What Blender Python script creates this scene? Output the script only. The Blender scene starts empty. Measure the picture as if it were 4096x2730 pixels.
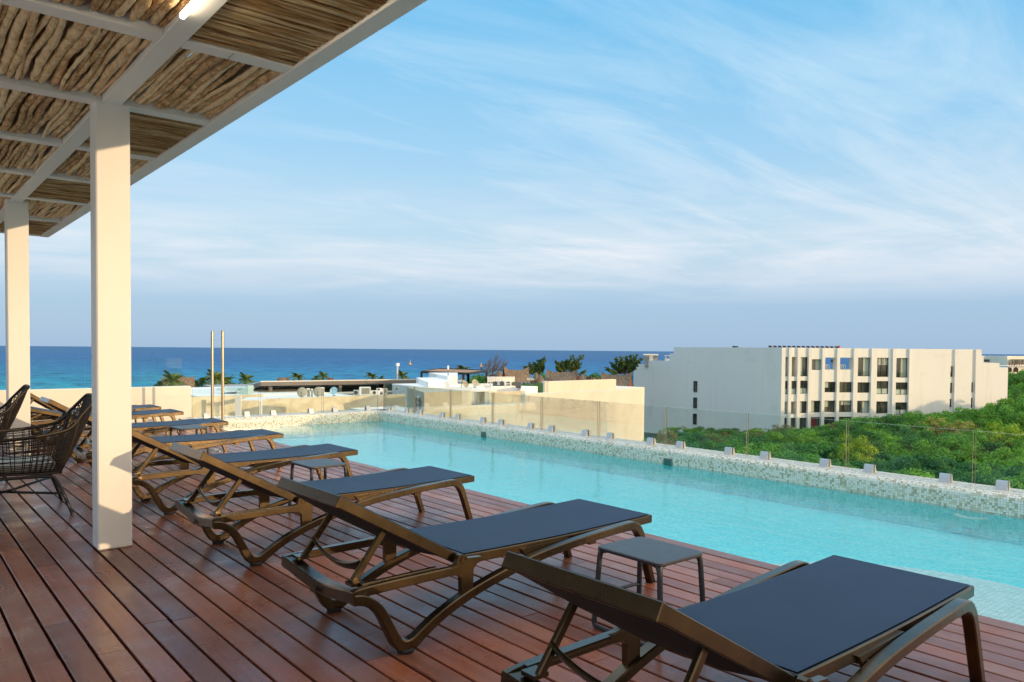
import bpy, math, random
import numpy as np
from mathutils import Vector, Matrix
R = math.radians
sc = bpy.context.scene
col = sc.collection
# ------------------------------------------------------------------ camera
YAW, PIT, ROL, FPX, SHY = R(39.59), R(-1.60), R(0.4816), 3068.0, 119.8
EYE = Vector((0, 0, 1.3))
_f = Vector((math.sin(YAW)*math.cos(PIT), math.cos(YAW)*math.cos(PIT), math.sin(PIT)))
_r = Vector((math.cos(YAW), -math.sin(YAW), 0)); _u = _r.cross(_f)
CR = _r*math.cos(ROL) + _u*math.sin(ROL); CU = -_r*math.sin(ROL) + _u*math.cos(ROL)
cd = bpy.data.cameras.new('camera'); cam = bpy.data.objects.new('camera', cd); col.objects.link(cam)
m = Matrix((CR, CU, -_f)).transposed().to_4x4(); m.translation = EYE; cam.matrix_world = m
cd.sensor_width = 36; cd.lens = FPX/4096*36; cd.shift_y = SHY/4096; cd.clip_end = 60000; cd.clip_start = 0.05
sc.camera = cam
def ray(px, py): return CR*((px-2048)/FPX) - CU*((py-1365-SHY)/FPX) + _f
def at(px, py, D): return EYE + ray(px, py)*D
def gz(px, py, z):
    d = ray(px, py); return EYE + d*((z-EYE.z)/d.z)
def plan(px, D):                      # plan position at forward distance D
    p = at(px, 1400, D); return Vector((p.x, p.y, 0))
def zat(px, py, D): return at(px, py, D).z
# ------------------------------------------------------------------ mesh builder
class MB:
    def __init__(s): s.V = []; s.F = []; s.M = []; s.UV = None; s.C = None
    def add(s, vs, fs, mi=0):
        o = len(s.V); s.V += [tuple(v) for v in vs]
        for f in fs: s.F.append(tuple(i+o for i in f)); s.M.append(mi)
        return s
    def box(s, x0, x1, y0, y1, z0, z1, mi=0, M=None):
        v = [Vector(p) for p in ((x0,y0,z0),(x1,y0,z0),(x1,y1,z0),(x0,y1,z0),(x0,y0,z1),(x1,y0,z1),(x1,y1,z1),(x0,y1,z1))]
        if M is not None: v = [M @ p for p in v]
        return s.add(v, [(0,3,2,1),(4,5,6,7),(0,1,5,4),(1,2,6,5),(2,3,7,6),(3,0,4,7)], mi)
    def bbox(s, x0, x1, y0, y1, z0, z1, b=0.003, mi=0, M=None):   # box with chamfered edges
        P = []
        for z, k in ((z0, b), (z0+b, 0), (z1-b, 0), (z1, b)):
            a, c, d, e = x0+k, x1-k, y0+k, y1-k
            q = b if k == 0 else 0
            P += [(a+q,d,z),(c-q,d,z),(c,d+q,z),(c,e-q,z),(c-q,e,z),(a+q,e,z),(a,e-q,z),(a,d+q,z)]
        v = [Vector(p) for p in P]
        if M is not None: v = [M @ p for p in v]
        f = [tuple(range(7,-1,-1)), tuple(range(24,32))]
        for l in range(3):
            for i in range(8): j=(i+1)%8; f.append((l*8+i,l*8+j,l*8+8+j,l*8+8+i))
        return s.add(v, f, mi)
    def prism(s, poly, a, b, axis='y', mi=0):     # polygon in the other two axes, extruded a..b
        def P(u, v, w):
            return (u, w, v) if axis == 'y' else ((w, u, v) if axis == 'x' else (u, v, w))
        n = len(poly)
        vs = [P(u, v, a) for u, v in poly] + [P(u, v, b) for u, v in poly]
        fs = [tuple(range(n)), tuple(range(2*n-1, n-1, -1))] + [(i, i+n, (i+1) % n+n, (i+1) % n) for i in range(n)]
        return s.add(vs, fs, mi)
    def sweep(s, path, sec, up=(0,0,1), scale=None, mi=0, cap=True):
        path = [Vector(p) for p in path]; n = len(path); k = len(sec); vs = []
        for i, p in enumerate(path):
            t = (path[min(i+1,n-1)] - path[max(i-1,0)]).normalized()
            u = Vector(up[i]) if isinstance(up, list) else Vector(up)
            sd = t.cross(u)
            if sd.length < 1e-4: sd = t.cross(Vector((1,0,0.01)))
            sd.normalize(); nr = sd.cross(t)
            q = scale[i] if scale else 1
            if not isinstance(q, tuple): q = (q, q)
            vs += [p + sd*a*q[0] + nr*b*q[1] for a, b in sec]
        fs = []
        for i in range(n-1):
            for j in range(k): j2 = (j+1) % k; fs.append((i*k+j, i*k+j2, (i+1)*k+j2, (i+1)*k+j))
        if cap: fs += [tuple(range(k-1,-1,-1)), tuple(range((n-1)*k, n*k))]
        return s.add(vs, fs, mi)
    def tube(s, path, r, n=8, mi=0, scale=None):
        if not isinstance(path[0], Vector): path = [Vector(p) for p in path]
        d = (path[-1]-path[0]).normalized() if len(path) > 1 else Vector((0,0,1))
        up = (0,0,1) if abs(d.z) < .9 else (1,0,0)
        return s.sweep(path, [(r*math.cos(2*math.pi*i/n), r*math.sin(2*math.pi*i/n)) for i in range(n)], up, scale, mi)
    def lathe(s, prof, c, n=16, mi=0, M=None):
        k = len(prof); vs = []
        for i in range(n):
            a = 2*math.pi*i/n
            vs += [Vector((r*math.cos(a), r*math.sin(a), z)) for r, z in prof]
        if M is not None: vs = [M @ v for v in vs]
        vs = [v + Vector(c) for v in vs]
        fs = [(i*k+j, ((i+1) % n)*k+j, ((i+1) % n)*k+j+1, i*k+j+1) for i in range(n) for j in range(k-1)]
        return s.add(vs, fs, mi)
    def mesh(s, name, mats, smooth=35):
        me = bpy.data.meshes.new(name); me.from_pydata(s.V, [], s.F)
        for x in (mats if isinstance(mats, (list, tuple)) else [mats]): me.materials.append(x)
        me.polygons.foreach_set('material_index', s.M)
        if smooth is not None:
            me.polygons.foreach_set('use_smooth', [True]*len(s.F)); me.set_sharp_from_angle(angle=R(smooth))
        if s.UV is not None:
            l = me.uv_layers.new(name='UVMap'); l.data.foreach_set('uv', [c for f in s.F for i in f for c in s.UV[i]])
        if s.C is not None:
            a = me.color_attributes.new('tone', 'FLOAT_COLOR', 'POINT'); a.data.foreach_set('color', [x for t in s.C for x in (t, t, t, 1)])
        me.update(); return me
def link(name, me, parent=None, loc=(0,0,0), rz=0):
    o = bpy.data.objects.new(name, me); col.objects.link(o); o.location = loc; o.rotation_euler = (0,0,rz)
    if parent: o.parent = parent
    return o
def obj(name, mb, mats, parent=None, loc=(0,0,0), rz=0, smooth=35): return link(name, mb.mesh(name, mats, smooth), parent, loc, rz)
def thing(name, label, cat, loc=(0,0,0), rz=0, group=None):
    o = bpy.data.objects.new(name, None); col.objects.link(o); o.location = loc; o.rotation_euler = (0,0,rz)
    o.empty_display_size = .1
    return tag(o, label, cat, group)
def tag(o, label=None, cat=None, group=None, kind=None):
    if label: o['label'] = label
    if cat: o['category'] = cat
    if group: o['group'] = group
    if kind: o['kind'] = kind
    return o
def struct(o, label=None, cat=None): return tag(o, label, cat, None, 'structure')
def catmull(P, n=6):
    P = [Vector(p) for p in P]; Q = []
    for i in range(len(P)-1):
        a, b, c, d = P[max(i-1,0)], P[i], P[i+1], P[min(i+2,len(P)-1)]
        for j in range(n):
            t = j/n
            Q.append(0.5*((2*b)+(c-a)*t+(2*a-5*b+4*c-d)*t*t+(3*b-a-3*c+d)*t**3))
    Q.append(P[-1]); return Q
def rrect(w, h, r, n=2):
    P = []
    for cx, cy, a0 in ((w/2-r, h/2-r, 0), (-w/2+r, h/2-r, 90), (-w/2+r, -h/2+r, 180), (w/2-r, -h/2+r, 270)):
        for i in range(n+1): a = R(a0+90*i/n); P.append((cx+r*math.cos(a), cy+r*math.sin(a)))
    return P
# ------------------------------------------------------------------ materials
class NT:
    def __init__(s, mat): s.m = mat; s.n = mat.node_tree.nodes; s.l = mat.node_tree.links
    def node(s, typ, ins=None, **kw):
        n = s.n.new(typ)
        for k, v in kw.items(): setattr(n, k, v)
        for k, v in (ins or {}).items(): s.set(n.inputs[k], v)
        return n
    def set(s, sock, v):
        if isinstance(v, bpy.types.NodeSocket): s.l.new(v, sock)
        elif isinstance(v, bpy.types.Node): s.l.new(v.outputs[0], sock)
        elif isinstance(v, (tuple, list)) and len(v) == 3 and sock.type == 'RGBA': sock.default_value = (*v, 1)
        else: sock.default_value = v
    def math(s, op, a, b=0.0, c=None):
        n = s.node('ShaderNodeMath', {0: a, 1: b}, operation=op)
        if c is not None: s.set(n.inputs[2], c)
        return n.outputs[0]
    def vmath(s, op, a, b=(0,0,0)):
        return s.node('ShaderNodeVectorMath', {0: a, 1: b}, operation=op).outputs[0]
    def mix(s, f, a, b, blend='MIX'):
        n = s.n.new('ShaderNodeMix'); n.data_type = 'RGBA'; n.blend_type = blend
        s.set(n.inputs[0], f); s.set(n.inputs[6], a); s.set(n.inputs[7], b); return n.outputs[2]
    def noise(s, vec, scale, detail=4, rough=.55, out='Fac', dist=0):
        n = s.node('ShaderNodeTexNoise', {'Scale': scale, 'Detail': detail, 'Roughness': rough, 'Distortion': dist})
        if vec is not None: s.set(n.inputs['Vector'], vec)
        return n.outputs[out]
    def ramp(s, f, stops, interp='LINEAR'):
        n = s.n.new('ShaderNodeValToRGB'); cr = n.color_ramp; cr.interpolation = interp
        while len(cr.elements) > 1: cr.elements.remove(cr.elements[-1])
        for i, (p, c) in enumerate(stops):
            e = cr.elements[0] if i == 0 else cr.elements.new(p)
            e.position = p; c = c if isinstance(c, (tuple, list)) else (c, c, c); e.color = (*c[:3], 1)
        s.set(n.inputs[0], f); return n.outputs[0]
    def coord(s, which='Object'): return s.n['tc'].outputs[which] if 'tc' in s.n else s._tc(which)
    def _tc(s, which): n = s.n.new('ShaderNodeTexCoord'); n.name = 'tc'; return n.outputs[which]
    def scale(s, v, x, y, z): return s.node('ShaderNodeMapping', {'Vector': v, 'Scale': (x, y, z)}).outputs[0]
    def bump(s, h, dist=.01, strength=1.0, nrm=None):
        n = s.node('ShaderNodeBump', {'Height': h, 'Distance': dist, 'Strength': strength})
        if nrm is not None: s.set(n.inputs['Normal'], nrm)
        return n.outputs[0]
def material(name, base=(.5,.5,.5), rough=.6, metal=0, spec=.5, fn=None):
    m = bpy.data.materials.new(name); m.use_nodes = True; t = NT(m)
    b = m.node_tree.nodes['Principled BSDF']
    b.inputs['Base Color'].default_value = (*base, 1); b.inputs['Roughness'].default_value = rough
    b.inputs['Metallic'].default_value = metal; b.inputs['Specular IOR Level'].default_value = spec
    if fn: fn(t, b)
    return m
def noisy(base, amt=.12, scale=6, rough=.6, bump=0, bscale=60, metal=0, spec=.5, name='m', warm=None, stretch=(1,1,1), rvar=.1):
    def fn(t, b):
        v = t.scale(t.coord('Object'), *stretch)
        n = t.noise(v, scale, 5, .6)
        lo = tuple(c*(1-amt) for c in base); hi = tuple(min(1, c*(1+amt)) for c in (warm or base))
        t.set(b.inputs['Base Color'], t.ramp(n, [(.3, lo), (.7, hi)]))
        t.set(b.inputs['Roughness'], t.math('ADD', rough-rvar/2, t.math('MULTIPLY', t.noise(v, scale*2.3, 4), rvar)))
        if bump: t.set(b.inputs['Normal'], t.bump(t.noise(v, bscale, 4, .6), bump))
    return material(name, base, rough, metal, spec, fn)

def mosaic_fn(cols, grout, size, tint=None, bump=.0012, stain=False):
    def fn(t, b):
        uv = t.node('ShaderNodeUVMap').outputs[0]
        sc_ = t.vmath('SCALE', uv); sc_.node.inputs['Scale'].default_value = 1/size
        fl = t.vmath('FLOOR', sc_); fr = t.vmath('FRACTION', sc_)
        wn = t.node('ShaderNodeTexWhiteNoise', {'Vector': fl}, noise_dimensions='2D')
        big = t.noise(t.vmath('MULTIPLY', fl, (.35,.6,1)), 1.0, 2, .5)
        f = t.math('ADD', t.math('MULTIPLY', wn.outputs['Value'], .8), t.math('MULTIPLY', t.math('SUBTRACT', big, .5), .7))
        c = t.ramp(f, cols, 'CONSTANT')
        sep = t.node('ShaderNodeSeparateXYZ', {0: fr})
        dx = t.math('ABSOLUTE', t.math('SUBTRACT', sep.outputs[0], .5)); dy = t.math('ABSOLUTE', t.math('SUBTRACT', sep.outputs[1], .5))
        mx = t.node('ShaderNodeMath', {0: dx, 1: dy, 2: .12}, operation='SMOOTH_MAX').outputs[0]
        g = t.ramp(mx, [(.44, 0), (.475, 1)])
        gc = grout
        if stain:
            v = t.node('ShaderNodeSeparateXYZ', {0: uv}).outputs[1]
            gc = t.mix(t.ramp(t.math('ADD', v, t.math('MULTIPLY', t.noise(uv, 3, 3), .04)), [(.0, 1), (.10, .85), (.15, 0)]), grout, (.50,.27,.12))
        cc = t.mix(g, c, gc)
        t.set(b.inputs['Base Color'], cc)
        t.set(b.inputs['Roughness'], t.ramp(g, [(0, .22), (1, .8)]))
        if bump: t.set(b.inputs['Normal'], t.bump(t.math('SUBTRACT', 1, g), bump))
    return fn
TC = [(0, (.86,.82,.74)), (.36, (.80,.76,.68)), (.50, (.68,.62,.48)), (.66, (.47,.45,.32)), (.80, (.66,.62,.50)), (.90, (.36,.35,.26))]
M_tile = material('mosaic_tile', fn=mosaic_fn(TC, (.66,.60,.47), .0208, stain=True))
M_pooltile = material('pool_tile', fn=mosaic_fn([(0, (.14,.86,.87)), (.35, (.10,.80,.85)), (.55, (.20,.92,.91)), (.75, (.08,.74,.81)), (.9, (.28,.94,.92))], (.12,.80,.83), .025))
M_shelftile = material('shelf_tile', fn=mosaic_fn([(0, (.60,.80,.76)), (.45, (.52,.72,.66)), (.7, (.68,.86,.84)), (.85, (.45,.66,.62))], (.46,.68,.64), .03))
def _water(t, b):
    v = t.coord('Object')
    w1 = t.noise(t.scale(v, 2.2, 1.0, 1), 2.6, 3, .55, dist=.6); w2 = t.noise(t.scale(v, 1.4, 1.0, 1), 9, 3, .6, dist=.4)
    h = t.math('ADD', t.math('MULTIPLY', w1, .7), t.math('MULTIPLY', w2, .22))
    nr = t.bump(h, .022, .40)
    g = t.node('ShaderNodeBsdfGlossy', {'Color': (.95,.97,1), 'Roughness': .03, 'Normal': nr})
    # thin real water: light passes straight through, tinted by the depth below
    tr = t.node('ShaderNodeBsdfTransparent', {'Color': (.95,1,1)})
    rf = t.node('ShaderNodeBsdfRefraction', {'Color': (.80,.985,.99), 'Roughness': 0.0, 'IOR': 1.12, 'Normal': nr})
    fz = t.node('ShaderNodeFresnel', {'IOR': 1.33, 'Normal': nr})
    m1 = t.node('ShaderNodeMixShader', {0: .35, 1: tr.outputs[0], 2: rf.outputs[0]})
    m2 = t.node('ShaderNodeMixShader', {0: t.math('MULTIPLY', fz.outputs[0], .8), 1: m1.outputs[0], 2: g.outputs[0]})
    m3 = t.node('ShaderNodeMixShader', {0: fz.outputs[0], 1: tr.outputs[0], 2: g.outputs[0]}); t.set(t.n['Material Output'].inputs[0], m3)
M_water = material('pool_water', fn=_water)
def _glass(t, b):
    g = t.node('ShaderNodeBsdfGlossy', {'Color': (.9,.95,1), 'Roughness': .01})
    tr = t.node('ShaderNodeBsdfTransparent', {'Color': (.945,.975,.958)})
    fz = t.node('ShaderNodeFresnel', {'IOR': 1.45})
    t.set(t.n['Material Output'].inputs[0], t.node('ShaderNodeMixShader', {0: t.math('MULTIPLY', fz.outputs[0], .55), 1: tr.outputs[0], 2: g.outputs[0]}))
M_glass = material('clear_glass', fn=_glass)
M_glassedge = material('glass_edge', (.42,.54,.49), .25)
M_glassdark = material('glass_edge_dark', (.27,.28,.24), .2)
def _deck(t, b):
    v = t.coord('Object'); a = t.node('ShaderNodeAttribute', attribute_name='tone').outputs['Fac']
    off = t.node('ShaderNodeCombineXYZ', {0: t.math('MULTIPLY', a, 37.0), 1: t.math('MULTIPLY', a, 91.0)})
    vv = t.vmath('ADD', v, off.outputs[0])
    g = t.noise(t.scale(vv, 60, 2.2, 1), 1.0, 5, .65, dist=.35)
    g2 = t.noise(t.scale(vv, 16, 1.1, 1), 1.0, 4, .6, dist=.8)
    bl = t.noise(vv, 2.4, 4, .6)
    f = t.math('ADD', t.math('MULTIPLY', g, .28), t.math('ADD', t.math('MULTIPLY', a, .30), t.math('MULTIPLY', g2, .42)))
    c = t.ramp(f, [(.18, (.070,.021,.014)), (.42, (.185,.050,.024)), (.62, (.30,.088,.042)), (.85, (.40,.155,.08))])
    c = t.mix(t.ramp(bl, [(.45, 0), (.75, .55)]), c, (.26,.15,.115))
    c = t.mix(t.ramp(t.noise(t.scale(vv, 9, 45, 1), 1, 4, .7), [(.70, 0), (.78, .35)]), c, (.42,.30,.22))
    t.set(b.inputs['Base Color'], c)
    t.set(b.inputs['Roughness'], t.ramp(t.noise(vv, 3.5, 4, .65), [(.3, .20), (.7, .44)]))
    t.set(b.inputs['Normal'], t.bump(t.math('ADD', g, t.math('MULTIPLY', bl, 2.0)), .0010, .8))
M_deck = material('deck_wood', spec=.5, fn=_deck)
M_joist = material('deck_joist', (.02,.012,.01), .9)
def _paint(t, b):
    v = t.coord('Object')
    n = t.noise(v, 2.0, 5, .6)
    t.set(b.inputs['Base Color'], t.ramp(n, [(.3, (.83,.815,.80)), (.7, (.875,.86,.845))]))
    t.set(b.inputs['Normal'], t.bump(t.noise(v, 180, 3), .0008, .6))
M_white = material('white_paint', rough=.5, fn=_paint)
M_wallw = noisy((.80,.765,.68), .05, 1.3, .75, .002, 120, name='cream_render')
def _bark(t, b):
    v = t.coord('Object'); a = t.node('ShaderNodeAttribute', attribute_name='tone').outputs['Fac']
    off = t.node('ShaderNodeCombineXYZ', {0: t.math('MULTIPLY', a, 53.0), 1: t.math('MULTIPLY', a, 17.0)})
    vv = t.vmath('ADD', v, off.outputs[0])
    n1 = t.noise(t.scale(vv, 1, .35, 1), 26, 5, .7); n2 = t.noise(t.scale(vv, 1, .5, 1), 85, 4, .75, dist=.8)
    f = t.math('ADD', t.math('MULTIPLY', n1, .55), t.math('ADD', t.math('MULTIPLY', n2, .35), t.math('MULTIPLY', t.math('SUBTRACT', a, .5), .16)))
    t.set(b.inputs['Base Color'], t.ramp(f, [(.22, (.06,.03,.015)), (.31, (.30,.17,.08)), (.41, (.62,.40,.21)), (.53, (.93,.72,.46))]))
    t.set(b.inputs['Normal'], t.bump(t.math('ADD', n2, t.math('MULTIPLY', t.ramp(t.noise(vv, 28, 3), [(.62,0),(.7,1)]), .8)), .006, 1))
M_bark = material('peeled_branch', rough=.8, spec=.25, fn=_bark)
def _bark2(t, b):
    v = t.coord('Object'); a = t.node('ShaderNodeAttribute', attribute_name='tone').outputs['Fac']
    vv = t.scale(v, 3.5, 40, 40)
    n1 = t.noise(vv, 1.6, 5, .7, dist=.6)
    f = t.math('ADD', t.math('MULTIPLY', n1, .7), t.math('MULTIPLY', a, .3))
    t.set(b.inputs['Base Color'], t.ramp(f, [(.25, (.045,.024,.010)), (.38, (.27,.135,.05)), (.52, (.50,.30,.13)), (.66, (.72,.54,.32))]))
    t.set(b.inputs['Normal'], t.bump(n1, .006, 1))
M_bark2 = material('thin_pole_wood', rough=.8, spec=.25, fn=_bark2)
M_ceil = noisy((.55,.42,.30), .1, 3, .8, name='roof_board')
M_plastic = noisy((.064,.039,.014), .50, 5, .29, .0003, 300, spec=.45, metal=.85, name='bronze_resin', rvar=.14)
M_plastic.node_tree.nodes['Principled BSDF'].inputs['Coat Weight'].default_value = .5; M_plastic.node_tree.nodes['Principled BSDF'].inputs['Coat Roughness'].default_value = .28
def _sling(t, b):
    v = t.coord('Object')
    w = t.node('ShaderNodeTexWave', {'Vector': t.scale(v, 1, 1, 1), 'Scale': 160, 'Distortion': 0}, wave_type='BANDS', bands_direction='DIAGONAL')
    n = t.noise(v, 5, 4)
    t.set(b.inputs['Base Color'], t.mix(t.math('MULTIPLY', w.outputs['Fac'], .6), t.ramp(n, [(.3, (.006,.019,.052)), (.7, (.010,.027,.066))]), (.014,.034,.082)))
    t.set(b.inputs['Normal'], t.bump(w.outputs['Fac'], .0006, .5))
M_sling = material('navy_sling', rough=.42, spec=.16, fn=_sling)
M_under = material('sling_underside', (.012,.012,.014), .7)
M_stool = noisy((.038,.042,.050), .12, 8, .40, .0003, 300, name='graphite_resin')
M_rubber = material('rubber', (.01,.01,.01), .7)
M_steel = material('brushed_steel', (.50,.43,.33), .30, 1.0)
M_clamp = noisy((.60,.60,.62), .05, 10, .35, name='clamp_metal', metal=.35)
M_wicker = noisy((.019,.012,.008), .3, 40, .45, .0008, 400, name='wicker')
M_black = material('black_metal', (.012,.013,.015), .35)
M_cushion = noisy((.55,.57,.56), .06, 8, .9, .001, 200, name='seat_fabric')
def _lamp(t, b):
    b.inputs['Emission Color'].default_value = (1,.83,.56,1); b.inputs['Emission Strength'].default_value = 9
M_lamp = material('lamp_tube', (.9,.9,.85), .4, fn=_lamp)
# ================================================================== deck
rnd = random.Random(7)
mb = MB(); mb.C = []
XE, PITCH, GAP = 4.091, .1213, .013
boards = []
for k in range(0, 44):
    x1 = XE - k*PITCH - GAP/2; x0 = x1 - PITCH + GAP
    boards.append((x0, x1))
boards.append((4.091+GAP/2, 4.208))
for bi, (x0, x1) in enumerate(boards):
    y = -2.3 - rnd.uniform(0, 2.0)
    offs = rnd.choice([1.335, .35, .98, 1.9, .62])
    y = -4.2 + offs
    ys = [-4.2]
    while y < 14.1:
        ys.append(y); y += rnd.choice([1.9, 2.13, 2.4, 2.13, 1.65])
    ys.append(14.15)
    for a, b in zip(ys, ys[1:]):
        if b < -2.4: continue
        a2, b2 = a+.0015, b-.0015; t = rnd.random()
        dz = rnd.uniform(-.0012, .0012); c = .003
        dx0, dx1 = rnd.uniform(-.0015,.0015), rnd.uniform(-.0015,.0015)
        sec = [(x0+dx0,-.028+dz),(x1+dx1,-.028+dz),(x1+dx1,-c+dz),(x1-c+dx1,dz),(x0+c+dx0,dz),(x0+dx0,-c+dz)]
        vs = [(u, a2, v) for u, v in sec] + [(u, b2, v) for u, v in sec]
        mb.add(vs, [(0,1,2,3,4,5),(11,10,9,8,7,6)]+[(i,i+6,(i+1)%6+6,(i+1)%6) for i in range(6)])
        mb.C += [t]*12
struct(obj('floor', mb, M_deck, smooth=20), 'red-brown hardwood deck boards with dark gaps', 'deck')
mb = MB(); mb.box(-1.4, 4.212, -4.2, 14.17, -.25, -.06); 
struct(obj('deck_base', mb, M_joist, smooth=None), 'dark base seen in the gaps between deck boards', 'deck base')

mb = MB(); mb.bbox(-12, -1.41, -4.2, 14.19, -.25, 0, .002)  # unseen pale floor added to bounce light onto the pergola ceiling
struct(obj('bounce_floor', mb, noisy((.74,.69,.60), .06, 1.2, .5, name='bounce_stone'), smooth=None), 'pale unseen stone floor beside the deck, added to bounce light up', 'bounce floor')
# ================================================================== pool
def uvstrip(mb, prof, along, axis):        # profile [(horizontal, z)], along = list of coords
    if mb.UV is None: mb.UV = []
    acc = [0]
    for a, b in zip(prof, prof[1:]): acc.append(acc[-1] + math.hypot(b[0]-a[0], b[1]-a[1]))
    v0 = 0
    for i, p in enumerate(prof):
        if p[1] <= -.03: v0 = acc[i] + (-.03-p[1])
    o = len(mb.V); vs = []
    for s_ in along:
        for i, (h, z) in enumerate(prof):
            vs.append((h, s_, z) if axis == 'y' else (s_, h, z)); mb.UV.append((s_, acc[i]-v0))
    k = len(prof)
    fs = []
    for i in range(len(along)-1):
        for j in range(k-1):
            q = (i*k+j, (i+1)*k+j, (i+1)*k+j+1, i*k+j+1)
            fs.append(q if axis == 'y' else q[::-1])
    mb.add(vs, fs)
def curbprof(h0, h1, zt, r=.055, n=6):     # from water side up, over the rounded nosing, across the top, down outside
    P = [(h0, -.045), (h0, -.03), (h0, .04), (h0, zt-r)]
    for i in range(1, n+1):
        a = math.pi/2*i/n; P.append((h0 + r*(1-math.cos(a)), zt - r + r*math.sin(a)))
    P += [(h1, zt), (h1, -.6)]
    return P
WX, WY, WT = 7.155, 12.50, .145
w = MB(); uvstrip(w, curbprof(WX, 7.50, WT), [-4.0, 2, 5, 8, 11, WY+.25], 'y')
t1 = thing('pool_curb', 'long mosaic-tiled pool curb carrying the glass balustrade, in bluish shade', 'pool curb', (WX, 0, 0))
o = obj('tiled_wall', w, M_tile, t1, (-WX, 0, 0), smooth=50)
for yy in (9.322, 5.757):
    s_ = MB()
    s_.bbox(WX-.004, WX+.02, yy-.068, yy+.068, -.05, .036, .002)
    f = obj('overflow_slot', s_, material('slot_frame', (.30,.22,.13), .5), t1, (-WX, 0, 0))
    s_ = MB(); s_.box(WX-.0065, WX+.01, yy-.052, yy+.052, -.045, .026)
    obj('opening', s_, material('slot_dark', (.03,.13,.13), .3), f, (0,0,0))
w = MB(); uvstrip(w, curbprof(WY, 12.92, WT), [7.42, 6.5, 5.5, 4.6, 3.72], 'x')
w.UV += [(0,0)]*12
w.add([(3.72,WY,-.045),(3.72,12.92,-.045),(3.72,12.92,WT),(3.72,WY+.055,WT),(3.72,WY+.016,WT-.016),(3.72,WY,WT-.055)], [(0,5,4,3,2,1)])
w.UV = w.UV[:len(w.V)]
t2 = thing('pool_curb', 'short sunlit mosaic-tiled pool curb across the far end of the pool', 'pool curb', (5.6, WY, 0))
obj('tiled_wall', w, M_tile, t2, (-5.6, -WY, 0), smooth=50)
# basin
def uvquad(mb, P, s=1.0):
    if mb.UV is None: mb.UV = []
    a = Vector(P[1])-Vector(P[0]); b = Vector(P[3])-Vector(P[0])
    mb.UV += [(0,0),(a.length,0),(a.length,b.length),(0,b.length)]
    mb.add(P, [(0,1,2,3)])
D0 = -.26      # apparent depth: refraction lifts a 1 m deep floor this far at these low viewing angles
mb = MB()
uvquad(mb, [(4.225,-4,D0),(WX+.01,-4,D0),(WX+.01,WY+.01,D0),(4.225,WY+.01,D0)])
uvquad(mb, [(WX+.002,-4,D0),(WX+.002,-4,-.036),(WX+.002,WY,-.036),(WX+.002,WY,D0)])
uvquad(mb, [(4.225,WY+.002,D0),(WX,WY+.002,D0),(WX,WY+.002,-.036),(4.225,WY+.002,-.036)])
uvquad(mb, [(4.225,-4,D0),(4.225,WY,D0),(4.225,WY,-.035),(4.225,-4,-.035)])
uvquad(mb, [(4.225,-4,D0),(4.225,-4,.1),(WX,-4,.1),(WX,-4,D0)])
struct(obj('pool_basin', mb, M_pooltile, smooth=None), 'turquoise mosaic pool basin under the water', 'pool basin')
mb = MB(); mb.UV = []
cx, cy, rr, zs = 4.12, 1.70, 1.15, -.10
ring = [(cx+rr*math.cos(R(a)), cy+rr*math.sin(R(a))) for a in range(-90, 91, 6)]
ring = [(x, y) for x, y in ring if x > 4.226]; ring = [(4.226, ring[0][1])] + ring + [(4.226, ring[-1][1])]
mb.add([(x, y, zs) for x, y in ring], [tuple(range(len(ring)))]); mb.UV += [(x, y) for x, y in ring]
n = len(ring); mb.add([(x, y, zs) for x, y in ring]+[(x, y, D0) for x, y in ring], [(i, i+n, i+n+1, i+1) for i in range(n-1)])
mb.UV += [(i*.12, 0) for i in range(n)] + [(i*.12, 1.) for i in range(n)]
struct(obj('pool_step', mb, M_shelftile, smooth=None), 'pale curved tiled shelf in the near corner of the pool', 'pool step')
mb = MB(); mb.add([(4.222,-3.99,-.03),(WX+.004,-3.99,-.03),(WX+.004,WY+.004,-.03),(4.222,WY+.004,-.03)], [(0,1,2,3)])
struct(obj('water', mb, M_water, smooth=None), 'clear turquoise pool water with small ripples', 'water')
mb = MB(); mb.lathe([(.088,0),(.088,.010),(.135,.010),(.135,0),(.088,0)], (0,0,0), 28)
o = obj('pool_ring', mb, material('light_ring', (.62,.80,.78), .3), None, gz(3296+1740/2.94125, 1700+1080/2.94125, -.09)); tag(o, 'pale ring just under the water beside the long curb', 'pool ring')

mb = MB(); mb.add([(-12,-4.41,-17),(7.49,-4.41,-17),(7.49,12.9,-17),(4.3,12.9,-17),(4.3,14.41,-17),(-12,14.41,-17),(-12,-4.41,-.32),(7.49,-4.41,-.32),(7.49,12.9,-.32),(4.3,12.9,-.32),(4.3,14.41,-.32),(-12,14.41,-.32)],
    [(5,4,3,2,1,0),(6,7,8,9,10,11)]+[(i,(i+1)%6,(i+1)%6+6,i+6) for i in range(6)])
tag(obj('hotel_building', mb, M_wallw, smooth=None), 'pale building that carries the pool deck on its roof', 'building')
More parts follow.
